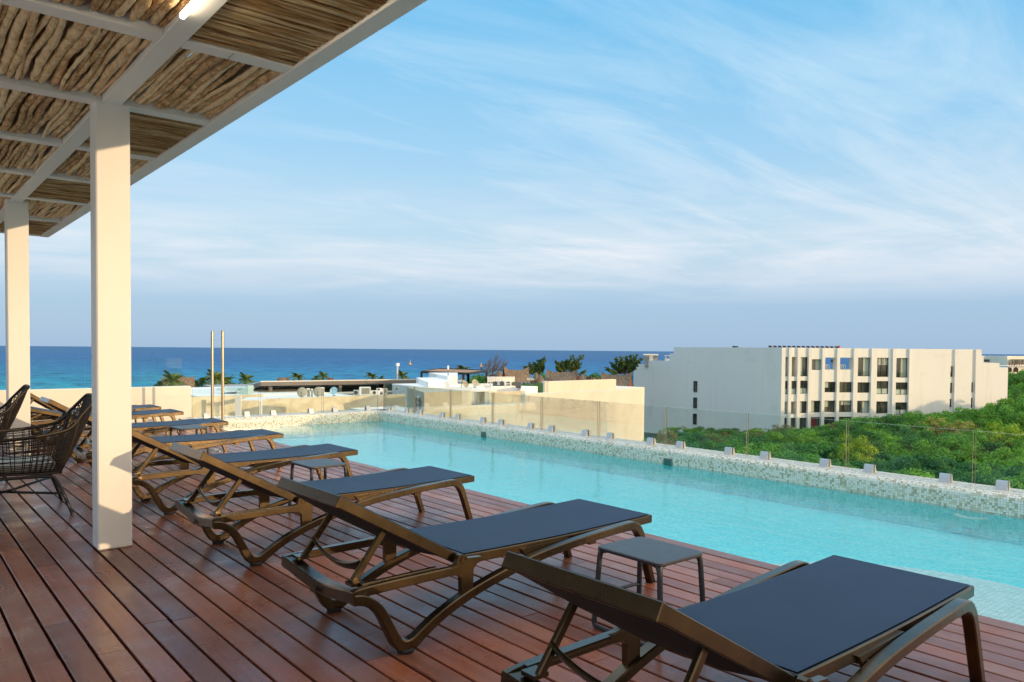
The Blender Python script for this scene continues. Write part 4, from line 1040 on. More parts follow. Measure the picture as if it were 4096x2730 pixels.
# bays
bays = [(168,212),(258,348),(395,522),(570,735),(780,968),(1012,1228),(1295,1505),(1595,1795),(1890,2095)]
bounds = [110, 235, 364, 540, 752, 986, 1250, 1545, 1842, 2108]
TT = Zf(52)
rowsA = [(192,500),(568,778),(893,1090),(1150,1345)]
rows = {0: rowsA, 1: rowsA, 2: [(195,495),(563,768),(888,1075),(1148,1335)],
 3: [(228,395),(880,1065),(1138,1330)], 4: [(200,390),(583,748),(878,1060),(1135,1330)], 5: [(202,390),(585,750),(878,1060),(1133,1330)],
 6: [(200,495),(590,755),(880,1070),(1170,1350)], 7: [(205,505),(570,775),(890,1080),(1180,1350)], 8: [(208,515),(590,785),(905,1100),(1190,1360)]}
RC = -1.0       # recess of the window plane
wins = []
def wavg(a, b): return (a+b)/2
for k, (xa, xb) in enumerate(bays):
    pxa, pxb = X(xa), X(xb); pa_, pb_ = plan(pxa, Df(pxa)), plan(pxb, Df(pxb)); pm = (pxa+pxb)/2
    # cross walls / pilasters between bays
    edge = ztop
    for (zt4, zb4) in rows[k]:
        z1, z0 = Zf(zt4, pm), Zf(zb4, pm)
        facade_piece(body, pa_, pb_, z1, edge - (0 if edge == ztop else 0), -1.2, -.12)
        edge = z0; wins.append((k, pxa, pxb, z0, z1))
    facade_piece(body, pa_, pb_, GZ, edge, -1.2, -.12)
    facade_piece(body, pa_, pb_, GZ, ztop if k not in (4,5,6,7) else Zf(395, pm), -9.0, -8.6)   # far side of the rooms
for k in range(10):
    x0 = 110 if k == 0 else bays[k-1][1]; x1 = bays[k][0] if k < 9 else 2112
    pxa, pxb = X(x0), X(x1); mid = pxa + (pxb-pxa)*(.5)
    pa_, pb_ = plan(pxa, Df(pxa)), plan(pxb, Df(pxb))
    if k in (5, 6, 7):
        z4 = Zf(400, mid); facade_piece(body, pa_, pb_, GZ, z4, -8.6, .25); facade_piece(body, pa_, pb_, z4, ztop, -1.3, .27)
    elif k == 8:
        pm_ = plan(pxa+(pxb-pxa)*.42, Df(mid)); facade_piece(body, pa_, pm_, GZ, ztop, -8.6, -.02); facade_piece(body, pm_, pb_, GZ, ztop, -8.6, .38)
    else:
        facade_piece(body, pa_, pb_, GZ, ztop, -8.6, .28 if k else .0)
facade_piece(body, plan(X(110),DC), plan(X5(152),Df(X5(152))), ztop-.4, ztop-.02, -8.6, -.14)
facade_piece(body, plan(X(745),Df(X(745))), plan(X(1240),Df(X(1240))), Zf(400)-.5, Zf(400)-.1, -8.6, -.2)
# right blank part with two recessed window strips and stepped end
def seg(x5a, x5b, zt, o0=-14, o1=.0, z0=None):
    facade_piece(body, plan(X5(x5a),Df(X5(x5a))), plan(X5(x5b),Df(X5(x5b))), GZ if z0 is None else z0, zt, o0, o1)
seg(136, 152, ztop, -14, .3)
seg(152, 798, ztop); seg(868, 1133, ztop); seg(1196, 1283, ztop)
def Z5(y5, x5): return zat(X5(x5), 1380+y5/3.9194, Df(X5(x5)))
seg(798, 868, ztop, -14, -.40); seg(1133, 1196, ztop, -14, -.40)
seg(1283, 1316, Z5(172,1300)); seg(1316, 1567, Z5(285,1400)); seg(1567, 1703, Z5(357,1650))
AP = bld('apartment_block', 'large cream apartment block with a grey shaded side wall and recessed balconies', 'apartment block', body, M_apart)
def pwin(name, p0, p1, z0, z1, off, style, rn):
    """a window: glass pane(s) with its frame as child, p0/p1 plan points"""
    d = (p1-p0).normalized(); n = Vector((d.y,-d.x,0)); n = -n if n.dot(p0) > 0 else n
    g = MB(); q0, q1 = p0+n*(off), p1+n*(off)
    def quad(u0, u1, za, zb, mi, o=0.0):
        a, c = q0.lerp(q1,u0)+n*o, q0.lerp(q1,u1)+n*o
        g.add([(a.x,a.y,za),(c.x,c.y,za),(c.x,c.y,zb),(a.x,a.y,zb)], [(0,1,2,3)], mi)
    h = z1-z0
    quad(0,1,z0,z1,0)
    if style == 'blind': quad(.04,.50,z0+h*.45,z1-.05,1,.03)
    elif style == 'blinds': quad(.26,.60,z0+h*.62,z1-.05,1,.03); quad(.66,.97,z0+h*.62,z1-.05,1,.03)
    elif style == 'curtain': quad(.05,.55,z0,z1,1,.03)
    elif style == 'red': quad(.04,.70,z0,z1,2,.03)
    elif style == 'sill': quad(.02,.98,z0,z0+h*.42,3,.04)
    elif style == 'half': quad(.45,.98,z0,z1-.05,1,.03)
    o = sub(name, g, [M_winglass, M_blind, material('red_curtain', (.20,.02,.03), .8) if style == 'red' else M_blind, material('frosted', (.40,.50,.46), .4) if style == 'sill' else M_blind], AP)
    f = MB(); w_ = .10
    def bar(u0, u1, za, zb):
        a, c = q0.lerp(q1,u0), q0.lerp(q1,u1); qq = [a+n*.12, c+n*.12, c+n*.01, a+n*.01]
        f.add([(v.x,v.y,za) for v in qq]+[(v.x,v.y,zb) for v in qq], [(0,3,2,1),(4,5,6,7),(0,1,5,4),(1,2,6,5),(2,3,7,6),(3,0,4,7)])
    L = (q1-q0).length; e = w_/L
    bar(0,e,z0,z1); bar(1-e,1,z0,z1); bar(e,1-e,z1-w_,z1); bar(e,1-e,z0,z0+w_)
    if L > 1.6: bar(.48,.48+e,z0+w_,z1-w_)
    if h > 4 or style == 'sill': zz = z0+h*(.42 if style == 'sill' else .66); bar(e,1-e,zz,zz+w_*1.3)
    sub('frame', f, M_frame, AP, par=o)
    if h > 2.6 and style not in ('sill',) or style == 'rail':
        r = MB(); a, c = p0+n*(-.22), p1+n*(-.22); r.add([(a.x,a.y,z0),(c.x,c.y,z0),(c.x,c.y,z0+1.05),(a.x,a.y,z0+1.05)], [(0,1,2,3)]); sub('balcony_glass', r, M_glass, AP, par=o)
rn = random.Random(5)
sty = {(0,0):'open',(1,0):'open',(2,0):'curtain',(3,0):'half',(4,0):'see',(5,0):'see',(6,0):'half',(7,0):'blinds',(8,0):'half',
 (0,1):'sill',(1,1):'sill',(2,1):'sill',(4,1):'blind',(5,1):'plain',(6,1):'plain',(7,1):'sill',(8,1):'sill',
 (0,2):'open',(1,2):'open',(2,2):'curtain',(3,1):'curtain',(4,2):'blind',(5,2):'blinds',(6,2):'half',(7,2):'rail',(8,2):'sill',(3,2):'red'}
cnt = {}
for k, pxa, pxb, z0, z1 in wins:
    r = cnt.get(k, 0); cnt[k] = r+1; s_ = sty.get((k, r), 'plain')
    pa_, pb_ = plan(pxa,Df(pxa)), plan(pxb,Df(pxb))
    if s_ == 'see':      # open roof terrace bay: sea and sky visible through it
        d = (pb_-pa_).normalized(); n = Vector((d.y,-d.x,0)); n = -n if n.dot(pa_) > 0 else n
        g = MB()
        for i in range(6):
            a = pa_.lerp(pb_, .1+i*.13); facade_piece(g, a, a+d*.12, z0, z0+.85, -1.6, -1.5)
        facade_piece(g, pa_.lerp(pb_,.08), pa_.lerp(pb_,.80), z0+.8, z0+.95, -1.6, -1.5)
        sub('terrace_rail', g, M_whitew, AP); g = MB(); a = pa_.lerp(pb_,.25); facade_piece(g, a, a+d*.8, z0+1.3, z0+1.9, -4.2, -3.6); sub('window', g, M_winglass, AP); continue
    if s_ == 'open':
        g = MB(); facade_piece(g, pa_, pb_, z0, z1, -3.2, -3.0); sub('balcony_back', g, M_apart, AP)
        g = MB(); a, c = pa_, pb_; d = (c-a).normalized(); n = Vector((d.y,-d.x,0)); n = -n if n.dot(a) > 0 else n
        a, c = a-n*.25, c-n*.25; g.add([(a.x,a.y,z0),(c.x,c.y,z0),(c.x,c.y,z0+1.1),(a.x,a.y,z0+1.1)], [(0,1,2,3)]); sub('balcony_glass', g, M_glass, AP); continue
    pwin('window', pa_, pb_, z0, z1, -.50 if s_ != 'sill' else -.30, s_, rn)
# narrow stair windows on the shaded side wall
for i, (ya, yb) in enumerate(((487,631),(708,851),(927,1071),(1146,1290))):
    pxa, pxb = 2500+933/3.3614, 2500+980/3.3614; D = Dl(pxa)
    a, c = plan(pxa, D), plan(pxb, Dl(pxb)); z1, z0 = zat(pxa,1380+ya/3.3614,D), zat(pxa,1380+yb/3.3614,D)
    pwin('stair_window', a, c, z0, z1, .02, 'plain', rn)
for (xa, xb, ya, yb) in ((803,848,338,502),(800,844,597,760),(797,840,850,980),(1131,1173,588,748),(1128,1170,835,992)):
    a, c = plan(X5(xa),Df(X5(xa))), plan(X5(xb),Df(X5(xb)))
    pwin('window', a, c, Z5(yb,xa), Z5(ya,xa), -.37, 'blind', rn)
# roof things
b = MB()
for i in range(15):
    px = 3078 + i*19; D = Df(px)+4; z = ztop; p = plan(px, D); q_ = plan(px+12.5, D)
    d = (q_-p); b.add([(p.x,p.y,z+.05),(q_.x,q_.y,z+.05),(q_.x+.5,q_.y+.6,z+.40),(p.x+.5,p.y+.6,z+.40)], [(0,1,2,3)])
    beam(b, (p.x,p.y,z), (p.x+.5,p.y+.6,z+.38), .06, .06)
tag(obj('solar_panels', b, material('solar_cell', (.04,.02,.017), .85, spec=.1), smooth=None), 'row of dark tilted solar panels on the apartment roof', 'solar panels')
t = thing('water_tank', 'red water tank at the end of the solar panel row', 'water tank', (*plan(3356, Df(3356)+5).xy, ztop)); b = MB(); b.tube([(-.25,0,.22),(.5,.2,.34)], .24, 10); obj('tank', b, material('red_tank', (.5,.02,.03), .4), t)
t = thing('roof_hatch', 'small black box on the apartment roof edge', 'roof box', (*plan(2941, Dl(2941)+.6).xy, ztop)); b = MB(); b.bbox(-.48,.48,-.4,.4,0,.28,.02); obj('box', b, M_black, t)
t = thing('roof_cabin', 'little concrete roof cabin with an overhanging slab on the stepped end', 'roof cabin', (*plan(2605,Dl(2605)+1.5).xy, zat(2600,1443,Dl(2605))-.6))
b = MB(); rz = Matrix.Rotation(-YAW-.1,4,'Z'); b.box(-1.4,1.35,-1,1,-.8,1.75, M=rz); obj('wall', b, M_grey, t); b = MB(); b.box(-1.75,1.45,-1.3,1.3,1.75,2.05, M=rz); obj('slab', b, M_whitew, t)
b = MB(); b.box(-.5,.35,-1.06,-1.0,-.5,1.7, M=rz); obj('door', b, M_whitew, t)
t = thing('roof_vent_block', 'small white block with a slab behind the upper step of the side wall', 'roof block', (*plan(2671,Dl(2671)+1.5).xy, zat(2671,1443,Dl(2671))))
b = MB(); b.box(-.55,.8,-1,1,-.3,.35, M=rz); b.box(-.5,-.3,-1,1,.3,.95,M=rz); obj('wall', b, M_whitew, t); b = MB(); b.box(-.6,.9,-1.2,1.2,.95,1.15, M=rz); obj('slab', b, M_whitew, t)
# ---- hotel far right
zh = zat(3950, 1429, 330)
b = MB(); wallbox(3880, 330, 4034, 334, 12, zh, mb=b); wallbox(4030, 322, 4300, 335, 14, zh+.5, mb=b); wallbox(4036, 300, 4300, 306, 16, zat(4060,1465,300), mb=b)
HT = bld('seaside_hotel', 'distant pale hotel above the treetops at the right edge', 'hotel', b, M_cream2)
for i in range(16):
    b = MB(); px = 3937+i*3.3 if i < 9 else 4042+(i-9)*11
    wallbox(px, (329.6 if i < 9 else 321.0), px+(2.2 if i < 9 else 8.5), (329.6 if i < 9 else 321.3), .2, zh-(1.0 if i<9 else .8), zh-(2.1 if i < 9 else 2.9), mb=b); sub('window', b, M_winglass, HT)
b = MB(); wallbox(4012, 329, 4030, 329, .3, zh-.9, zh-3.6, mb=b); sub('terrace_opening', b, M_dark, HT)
b = MB(); wallbox(4036, 298, 4300, 304, .3, zat(4060,1457,300), zat(4060,1459,300), mb=b)
for i in range(20): wallbox(4040+i*10, 298, 4041+i*10, 298, .3, zat(4060,1459,300), zat(4060,1465,300), mb=b)
sub('roof_pergola', b, M_rust, HT)
for px in (4037, 4063):
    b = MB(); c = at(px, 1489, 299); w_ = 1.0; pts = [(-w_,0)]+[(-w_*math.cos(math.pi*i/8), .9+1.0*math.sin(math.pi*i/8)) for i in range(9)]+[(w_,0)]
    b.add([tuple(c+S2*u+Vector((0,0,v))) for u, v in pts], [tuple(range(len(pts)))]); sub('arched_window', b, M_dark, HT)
# ================================================================== vegetation
def leafmat(name, cols, trans=.25):
    def fn(t, b):
        oi = t.node('ShaderNodeObjectInfo').outputs['Random']; v = t.coord('Object')
        n = t.noise(v, .7, 4, .6); a = t.node('ShaderNodeAttribute', attribute_name='tone').outputs['Fac']
        f = t.math('ADD', t.math('MULTIPLY', n, .45), t.math('ADD', t.math('MULTIPLY', oi, .20), t.math('MULTIPLY', a, .50)))
        t.set(b.inputs['Base Color'], t.ramp(f, [(.25, cols[0]), (.5, cols[1]), (.75, cols[2])]))
        b.inputs['Roughness'].default_value = .55; b.inputs['Specular IOR Level'].default_value = .25
        tl = t.node('ShaderNodeBsdfTranslucent'); t.set(tl.inputs[0], t.ramp(f, [(.25, cols[1]), (.75, cols[2])]))
        m_ = t.node('ShaderNodeMixShader', {0: trans, 1: b.outputs[0], 2: tl.outputs[0]}); t.set(t.n['Material Output'].inputs[0], m_)
    return material(name, fn=fn)
M_leafA = leafmat('leaf_green', [(.024,.09,.014), (.068,.21,.024), (.14,.33,.035)])
M_leafB = leafmat('leaf_fresh', [(.045,.15,.014), (.12,.31,.024), (.24,.47,.04)])
M_leafC = leafmat('leaf_deep', [(.020,.08,.018), (.05,.17,.03), (.10,.27,.04)])
M_leafD = leafmat('leaf_gold', [(.08,.11,.02), (.24,.23,.05), (.45,.38,.10)])
M_leafE = leafmat('leaf_dry', [(.05,.08,.02), (.13,.15,.04), (.24,.20,.07)])
M_leafY = leafmat('leaf_yellow', [(.07,.17,.012), (.20,.34,.02), (.42,.50,.04)])
M_palm = leafmat('palm_leaf', [(.02,.05,.012), (.05,.10,.02), (.12,.17,.035)], .15)
M_casu = leafmat('casuarina', [(.020,.052,.018), (.055,.11,.025), (.15,.20,.045)], .15)
M_trunk = noisy((.16,.12,.085), .25, 3, .9, name='trunk_bark')
NPR = np.random.RandomState(4)
def leaves(centres, radii, per, size, up=.5, flat=.75, tone=None):
    V, F, C = [], [], []; k = 0
    for c, r in zip(centres, radii):
        n = int(per*(r**2)); d = NPR.normal(size=(n,3)); d /= np.linalg.norm(d, axis=1)[:,None]
        d[:,2] = np.where(d[:,2] < -.25, -d[:,2]*.6, d[:,2])
        rad = r*(.72+.30*NPR.rand(n))[:,None]; p = np.array(c) + d*rad*np.array([1,1,flat])
        nn = d + np.array([0,0,up]) + NPR.normal(size=(n,3))*.45; nn /= np.linalg.norm(nn, axis=1)[:,None]
        a = np.cross(nn, NPR.normal(size=(n,3))); a /= np.linalg.norm(a, axis=1)[:,None]; b_ = np.cross(nn, a)
        s1 = (size*(.6+.8*NPR.rand(n)))[:,None]; s2 = s1*.55
        q = np.stack([p-a*s1, p-b_*s2, p+a*s1, p+b_*s2], 1).reshape(-1,3); tn = NPR.rand()
        V.append(q); F.append(np.arange(4*n).reshape(-1,4)+k); k += 4*n; C += [tn*.7+.3*x for x in NPR.rand(n).repeat(4)]
    mb = MB(); V = np.concatenate(V); F = np.concatenate(F); mb.V = V.tolist(); mb.F = F.tolist(); mb.M = [0]*len(mb.F); mb.C = C; return mb
def crown_mesh(seed, mat, Rr=3.0, H=5.2, sparse=1.0, n=46, size=.104):
    rn = random.Random(seed); cs, rs = [], []
    for i in range(n):
        a = rn.uniform(0, 6.283); u = rn.random()**.5; z = H + (rn.random()**.7)*2.6*math.sqrt(max(0.02, 1-(u*.95)**2)) - 1.0
        cs.append((Rr*u*math.cos(a)*rn.uniform(.8,1.1), Rr*u*math.sin(a)*rn.uniform(.8,1.1), z)); rs.append(rn.uniform(.45,1.0)*(1 if sparse >= 1 else .75))
    return leaves(cs, rs, 290*sparse, size).mesh('crown', mat, None)
def trunk_mesh(seed, H=5.0, r=.16):
    rn = random.Random(seed); b = MB(); p = [Vector((0,0,0)), Vector((rn.uniform(-.2,.2), rn.uniform(-.2,.2), H*.35)), Vector((rn.uniform(-.3,.3), rn.uniform(-.3,.3), H*.65))]
    b.tube(catmull(p, 4), r, 7, scale=[1-.045*i for i in range(9)])
    for i in range(5):
        a = rn.uniform(0,6.28); e = Vector((math.cos(a)*rn.uniform(1.2,2.2), math.sin(a)*rn.uniform(1.2,2.2), H+rn.uniform(.2,1.4)))
        s_ = p[1].lerp(p[2], rn.uniform(.3,1)); m_ = s_.lerp(e,.5)+Vector((0,0,-.25)); b.tube(catmull([s_, m_, e], 3), r*.5, 5, scale=[1-.11*j for j in range(7)])
    return b.mesh('trunk', M_trunk, 60)
TV = [crown_mesh(1, M_leafA), crown_mesh(2, M_leafB), crown_mesh(3, M_leafC), crown_mesh(4, M_leafA, 3.4, 4.9, n=50), crown_mesh(5, M_leafB, 2.6, 5.4), crown_mesh(6, M_leafC, 3.2, 5.0, n=48),
      crown_mesh(7, M_leafE, 2.7, 5.2, .7), crown_mesh(8, M_leafD, 3.3, 4.8, .9, n=46), crown_mesh(9, M_leafY, 2.8, 5.0)]
TT_ = [trunk_mesh(i) for i in range(4)]
KL = ['mid green bushy tree in the grove below the terrace', 'fresh light green tree in the grove below the terrace', 'deep green dense tree in the grove below the terrace',
      'wide mid green tree in the grove below the terrace', 'slim light green tree in the grove below the terrace', 'wide deep green tree in the grove below the terrace', 'thin dry brownish tree in the grove below the terrace', None, None]
def tree(p, ztop_, k, label=None, s=1.0, rz=0, group='broadleaf trees of the grove', ti=0):
    h = ztop_ - GZ; base = 6.9; sz = h/base
    t = thing('grove_tree', label or KL[k], 'tree', (p.x, p.y, GZ), rz, group)
    t.scale = (s, s, sz); link('crown', TV[k], t); link('trunk', TT_[ti], t); return t
rn = random.Random(21); placed = 0
# outline of the grove against what stands behind it, as heights at each bearing
OUT = [(2560,1752),(2640,1745),(2700,1760),(2760,1738),(2850,1727),(2960,1738),(3090,1716),(3200,1706),(3290,1700),(3400,1660),(3500,1652),(3600,1662),(3700,1642),(3800,1636),(3900,1622),(3980,1602),(4060,1580),(4400,1570)]
def outl(px):
    for (a, ya), (b_, yb) in zip(OUT, OUT[1:]):
        if a <= px <= b_: return ya+(yb-ya)*(px-a)/(b_-a)
    return OUT[-1][1] if px > OUT[-1][0] else OUT[0][1]
D = 50.0
while D < 143:
    step = 4.6 if D < 90 else 5.2
    l0, l1 = (2585-2048)/FPX*D, (4260-2048)/FPX*D
    l = l0 + rn.uniform(0, step)
    while l < l1:
        dd = D + rn.uniform(-1.8,1.8); px = 2048 + l/dd*FPX; p = F2*dd + S2*l
        if px > 2584 and not (px < 2700 and dd > 118):
            lim = zat(px, outl(px), dd)             # do not rise above the outline of the grove
            zt = -9.6 + rn.uniform(-1.3, 1.2) + (1.2 if dd < 75 else 0)*0
            if dd > 112: zt = lim + rn.uniform(-1.6, .3)
            zt = min(zt, lim+rn.uniform(-.9,.1)); zt = max(zt, -13.0)
            k = rn.choices([0,1,2,3,4,5,6],[5,4,5,4,3,4,1.8])[0]
            if px > 3500 and dd > 70: k = rn.choices([0,1,3,4,2],[3,6,3,4,2])[0]
            tree(p, zt, k, s=rn.uniform(.92,1.25), rz=rn.uniform(0,6.28), ti=rn.randrange(4)); placed += 1
        l += step*rn.uniform(.8,1.2)
    D += step*.86
for px, py, D, k, s, lbl in ((3740,1655,112,7,1.25,'golden flowering tree before the blank cream facade, left one of the pair'),(3850,1668,108,7,1.3,'golden flowering tree before the blank cream facade, right one of the pair'),
        (4020,1690,96,8,1.1,'bright yellow green tree near the right edge above the glass'),(3420,1735,82,8,.9,'yellow topped tree seen through the glass in the middle of the grove'),(2668,1722,70,6,.55,'sparse reddish young tree before the grey apartment wall'),
        (3130,1700,118,6,.9,'sparse brownish tree at the corner of the apartment block'),(4085,1475,215,3,1.8,'tall dark tree rising beside the far end of the apartment block'),(4120,1500,200,0,1.7,'broad tree at the right edge behind the apartment block')):
    tree(plan(px, D), zat(px, py, D), k, lbl, s, 1.0, None)
for i in range(26):
    D = rn.uniform(160, 290); px = rn.uniform(4040, 4220); tree(plan(px, D), zat(px, rn.uniform(1490,1520) if D > 220 else rn.uniform(1515,1570), D), rn.choice([0,1,3,5]), 'treetop of the wooded strip beyond the apartment block', 1.5, rn.uniform(0,6), 'trees beyond the apartment block')
# low shrubs / tree tops between the roofs
for px, py, D, lbl in ((1880,1512,118,'bushy green tree behind the black pergola, left one'),(1915,1508,120,'bushy green tree behind the black pergola, middle one'),(1950,1514,118,'bushy green tree behind the black pergola, right one'),(2045,1520,140,'green tree top behind the white screen'),(2175,1502,150,'dark tree top between the pointed thatches and the middle saddle roof'),(2380,1500,160,'small tree top above the cream block wall')):
    tree(plan(px,D), zat(px,py,D), rn.choice([0,2,3]), lbl, 1.0, rn.uniform(0,6), None)
# ---- palms
def palm_mesh(seed):
    rn = random.Random(seed); b = MB(); b.C = []
    for i in range(17):
        a = i*2.399+rn.uniform(-.2,.2); el_ = rn.uniform(-.1,1.15); L = rn.uniform(2.3,3.2); pts = []
        for j in range(9):
            u = j/8; r = L*u*math.cos(el_)*(1-.12*u); z = L*u*math.sin(el_) - 1.5*u*u*(.6+.5*math.cos(el_)); pts.append(Vector((r*math.cos(a)+.5*u*u, r*math.sin(a), z)))
        b.tube(pts, .035, 4)
        sd = Vector((-math.sin(a), math.cos(a), 0))
        for j in range(1, 8):
            for h_ in (0, .5):
                p = pts[j].lerp(pts[min(j+1,8)], h_) if j < 8 else pts[j]; tn = (pts[min(j+1,8)]-pts[j-1]).normalized(); ll = .75*math.sin(math.pi*(.15+.8*j/8))+.1
                for s_ in (-1, 1):
                    e = p + sd*s_*ll*.8 + tn*ll*.5 + Vector((0,0,-.35*ll)); o = tn*.085
                    b.add([p-o, p+o, e+o*.3, e-o*.3], [(0,1,2,3)])
    b.C = [rn.random()]*len(b.V)
    return b.mesh('fronds', M_palm, None)
PMs = [palm_mesh(i) for i in (1,2,3)]
def palm(px, py, D, label, s=1.0, v=0):
    c = at(px, py, D); h = c.z-GZ; t = thing('palm_tree', label, 'palm tree', (c.x, c.y, GZ), 0, 'coconut palms by the shore')
    f = link('fronds', PMs[v], t, (0,0,h), v*1.3); f.scale = (s*.72,s*.72,s*.8)
    b = MB(); b.tube(catmull([(.5,.2,0),(.2,.1,h*.4),(0,0,h)], 4), .15, 7); obj('trunk', b, M_trunk, t)
for i, (px, py, D, s, lbl) in enumerate([(637,1541,160,1.0,'small palm peeping over the cream parapet'),(692,1528,112,1.3,'pale palm before the brown thatched roof'),(778,1534,150,1.0,'palm right of the brown thatched roof, first of the row'),(806,1531,150,1.15,'second palm right of the brown thatched roof'),
    (862,1520,140,1.5,'tall palm behind the left steel post'),(888,1526,142,1.3,'palm between the two steel posts'),(905,1530,145,1.1,'palm just right of the steel posts'),(985,1523,150,1.25,'lone palm left of the tin roofed pavilion'),(1194,1512,165,1.15,'palm over the pavilion roof behind the beige dishes'),
    (1262,1516,170,.8,'left of the two small palms over the pavilion roof'),(1294,1508,172,1.0,'right of the two small palms over the pavilion roof'),(1489,1508,165,1.0,'palm over the middle of the pavilion roof'),(1524,1514,180,.6,'smallest palm over the pavilion roof'),
    (1610,1507,165,1.1,'palm beside the camera pole'),(1856,1484,150,1.15,'palm behind the left part of the black pergola'),(2326,1500,165,1.0,'palm behind the pointed thatch'),(700,1545,165,.9,'low palm at the edge of the brown thatch')]):
    palm(px, py, D, lbl, s, i % 3)
# ---- wind blown casuarinas
def casuarina(px, pyb, D, limbs, label, dens=1.0, seed=1, bare=False):
    base = plan(px, D); t = thing('casuarina_tree' if not bare else 'bare_tree', label, 'tree', (base.x, base.y, GZ)); rn = random.Random(seed)
    L0 = Vector((base.x, base.y, GZ)); st = at(px, pyb, D)-L0; b = MB(); b.tube([Vector((0,0,0)), st*.5+Vector((.3,0,0)), st], .28, 7, scale=[1,.8,.6]); cs, rs = [], []
    for (qx, qy) in limbs:
        e = at(qx, qy, D+rn.uniform(-3,3))-L0; m_ = st.lerp(e,.5)+Vector((0,0,-.5)); P = catmull([st, m_, e], 12); b.tube(P, .09, 5, scale=[1-.032*i for i in range(len(P))])
        for i, p in enumerate(P[11:]):
            u = i/len(P[11:]); 
            if bare:
                for k in range(2):
                    w_ = p + Vector((rn.uniform(.2,1.6)*S2.x, rn.uniform(.2,1.6)*S2.y, rn.uniform(.2,1.5))); b.tube([p, p.lerp(w_,.5)+Vector((0,0,-.1)), w_], .03, 4, scale=[1,.8,.4])
            else:
                for k in range(3): cs.append(tuple(p + Vector((rn.uniform(-.32,.32), rn.uniform(-.32,.32), rn.uniform(-.28,.34))))); rs.append((.30*math.sin(math.pi*(.2+.75*u))+.10)*rn.uniform(.6,1.15))
    obj('trunk', b, M_trunk, t, smooth=60)
    if not bare: link('foliage', leaves(cs, rs, 420*dens, .11, .2, 1.1).mesh('foliage', M_casu, None), t)
N3 = lambda x, y: (1850+x/3.361, 1380+y/3.361)
casuarina(2147, 1500, 165, [N3(1105,175),N3(1085,250),N3(1060,210),N3(960,250),N3(1090,310),N3(905,265),N3(850,300),N3(1010,230)], 'wind swept dark tree between the first saddle roof and the pointed thatches', 1.0, 2)
casuarina(2255, 1495, 165, [N3(1265,225),N3(1340,235),N3(1400,215),N3(1470,160),N3(1520,205),N3(1610,160),N3(1590,260),N3(1560,300),N3(1275,300)], 'wind swept tree with feathery tips behind the middle saddle roof', 1.0, 3)
casuarina(2500, 1495, 165, [N3(1945,330),N3(2010,260),N3(2060,190),N3(2130,175),N3(2200,175),N3(2270,150),N3(2340,150),N3(2400,190),N3(2200,250),N3(2330,240),N3(2120,260),N3(2290,300),N3(2050,300)], 'densest wind swept tree against the left edge of the apartment block', 1.6, 4)
casuarina(1965, 1505, 150, [N3(235,320),N3(300,270),N3(350,240),N3(430,190),N3(480,230),N3(545,250),N3(560,280),N3(400,300)], 'leafless wind swept tree behind the black pergola', 1, 5, True)
# ---- buoys
for px, py, lbl in ((1640.5, 1459, 'yellow buoy on the sea, the left and farther one'), (1924.5, 1468, 'yellow buoy on the sea, right of the antenna')):
    d = ray(px, py); p = EYE + d*((-18-EYE.z)/d.z); k = (p-EYE).length/500
    t = thing('buoy', lbl, 'buoy', p, 0, 'yellow buoys'); b = MB(); b.lathe([(0,0),(1.0*k,0),(1.0*k,.5*k),(.35*k,.8*k),(.28*k,1.8*k),(.0,2.2*k)], (0,0,0), 12); obj('body', b, material('buoy_yellow', (.8,.42,.04), .5), t)
    b = MB(); b.tube([(0,0,2.1*k),(0,0,3.0*k)], .10*k, 6); obj('light_mast', b, M_white, t)
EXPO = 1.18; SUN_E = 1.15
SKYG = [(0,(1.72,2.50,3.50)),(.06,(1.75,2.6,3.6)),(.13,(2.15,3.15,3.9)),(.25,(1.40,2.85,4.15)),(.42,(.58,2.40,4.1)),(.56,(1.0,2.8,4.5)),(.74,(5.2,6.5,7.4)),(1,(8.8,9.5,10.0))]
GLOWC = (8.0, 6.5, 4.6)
# ================================================================== sky, sun, render
SX, SY_, SZ = .33, -1.0, .125            # direction towards the sun
el = math.atan2(SZ, math.hypot(SX, SY_)); az = math.atan2(SX, SY_)   # azimuth from +Y towards +X
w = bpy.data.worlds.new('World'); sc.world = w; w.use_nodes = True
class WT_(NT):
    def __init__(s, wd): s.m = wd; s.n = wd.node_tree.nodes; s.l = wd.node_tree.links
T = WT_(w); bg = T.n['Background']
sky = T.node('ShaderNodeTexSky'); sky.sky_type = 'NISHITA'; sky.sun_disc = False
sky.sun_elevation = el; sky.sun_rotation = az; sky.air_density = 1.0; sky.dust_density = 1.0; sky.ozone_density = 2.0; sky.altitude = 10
v = T.coord('Generated'); sp = T.node('ShaderNodeSeparateXYZ', {0: v}); vx, vy, vz = sp.outputs
# grade sky by elevation: lavender grey low, blue above, zenith brightened as added fill
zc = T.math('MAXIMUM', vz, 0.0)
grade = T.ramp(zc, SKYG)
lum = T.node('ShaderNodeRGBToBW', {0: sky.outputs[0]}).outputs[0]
base = T.mix(.88, sky.outputs[0], grade)
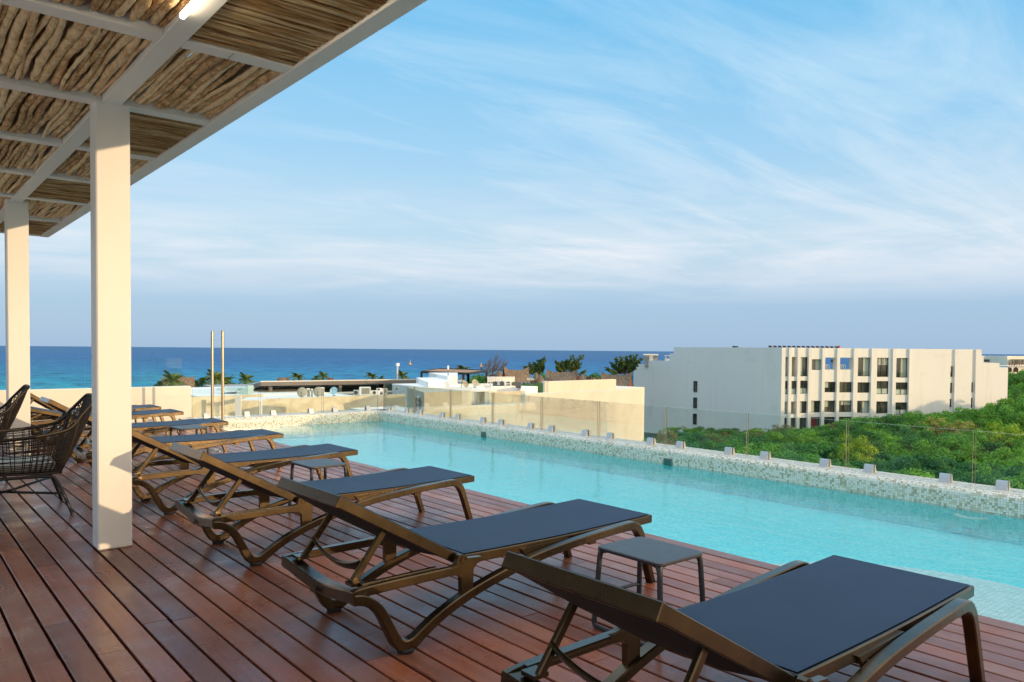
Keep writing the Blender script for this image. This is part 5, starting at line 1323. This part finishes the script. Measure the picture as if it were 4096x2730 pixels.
# cirrus: direction projected onto a high layer, stretched along one heading
den = T.math('ADD', zc, .10)
cxy = T.node('ShaderNodeCombineXYZ', {0: T.math('DIVIDE', vx, den), 1: T.math('DIVIDE', vy, den), 2: 0.0}).outputs[0]
mp = T.node('ShaderNodeMapping', {'Vector': cxy, 'Rotation': (0,0,R(30)), 'Scale': (.50, 1.9, 1), 'Location': (3.1, 1.7, 0)}).outputs[0]
c1 = T.noise(mp, 1.15, 8, .62, dist=.9); c2 = T.noise(T.node('ShaderNodeMapping', {'Vector': cxy, 'Rotation': (0,0,R(24)), 'Scale': (.30, .75, 1), 'Location': (8.3, 2.2, 0)}).outputs[0], 1.0, 4, .5, dist=.4)
cl = T.math('MULTIPLY', T.ramp(c1, [(.45, 0), (.68, 1)]), T.ramp(c2, [(.38, .05), (.58, 1)]))
mp3 = T.node('ShaderNodeMapping', {'Vector': v, 'Scale': (3.0, 3.0, 26.0), 'Rotation': (R(1.5), R(-1.5), 0), 'Location': (0,.4,.55)}).outputs[0]
c3 = T.noise(mp3, 1.3, 7, .6, dist=.5)
band = T.ramp(zc, [(.055, 0), (.085, .75), (.125, 1), (.175, .35), (.23, 0)])
low = T.math('MULTIPLY', T.ramp(c3, [(.34, .12), (.62, 1)]), band)
veil = T.ramp(zc, [(.05, 0), (.13, .22), (.22, .28), (.42, .10), (.6, 0)])
amt = T.math('MINIMUM', 1.0, T.math('ADD', T.math('MULTIPLY', cl, T.ramp(zc, [(.06, 0), (.14, .55), (.30, .46), (.48, .20), (.62, .08)])), T.math('ADD', T.math('MULTIPLY', low, .66), T.math('MULTIPLY', veil, .55))))
ccol = T.ramp(zc, [(.0, (2.2,2.85,3.8)), (.10, (3.7,3.85,4.15)), (.3, (3.1,3.9,4.4)), (.6, (2.6,3.7,4.5))])
fin = T.mix(amt, base, ccol)
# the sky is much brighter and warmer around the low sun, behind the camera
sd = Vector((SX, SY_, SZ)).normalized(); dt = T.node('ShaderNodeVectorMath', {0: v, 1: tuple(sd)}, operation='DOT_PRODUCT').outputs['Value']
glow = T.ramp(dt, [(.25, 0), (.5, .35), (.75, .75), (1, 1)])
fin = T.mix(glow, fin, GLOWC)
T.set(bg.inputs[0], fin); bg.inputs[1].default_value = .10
sl = bpy.data.lights.new('sun', 'SUN'); so = bpy.data.objects.new('sun', sl); col.objects.link(so)
sl.energy = SUN_E; sl.angle = R(.5); sl.color = (1.0, .70, .38)
so.rotation_euler = Vector((SX, SY_, SZ)).to_track_quat('Z', 'Y').to_euler()
so.location = (0, -20, 12)
sc.view_settings.view_transform = 'Standard'; sc.view_settings.look = 'None'; sc.view_settings.exposure = EXPO; sc.view_settings.gamma = 1
sc.cycles.max_bounces = 8; sc.cycles.transparent_max_bounces = 24; sc.cycles.diffuse_bounces = 4; sc.cycles.glossy_bounces = 4; sc.cycles.transmission_bounces = 6
sc.cycles.caustics_reflective = False; sc.cycles.caustics_refractive = False
sc.render.film_transparent = False
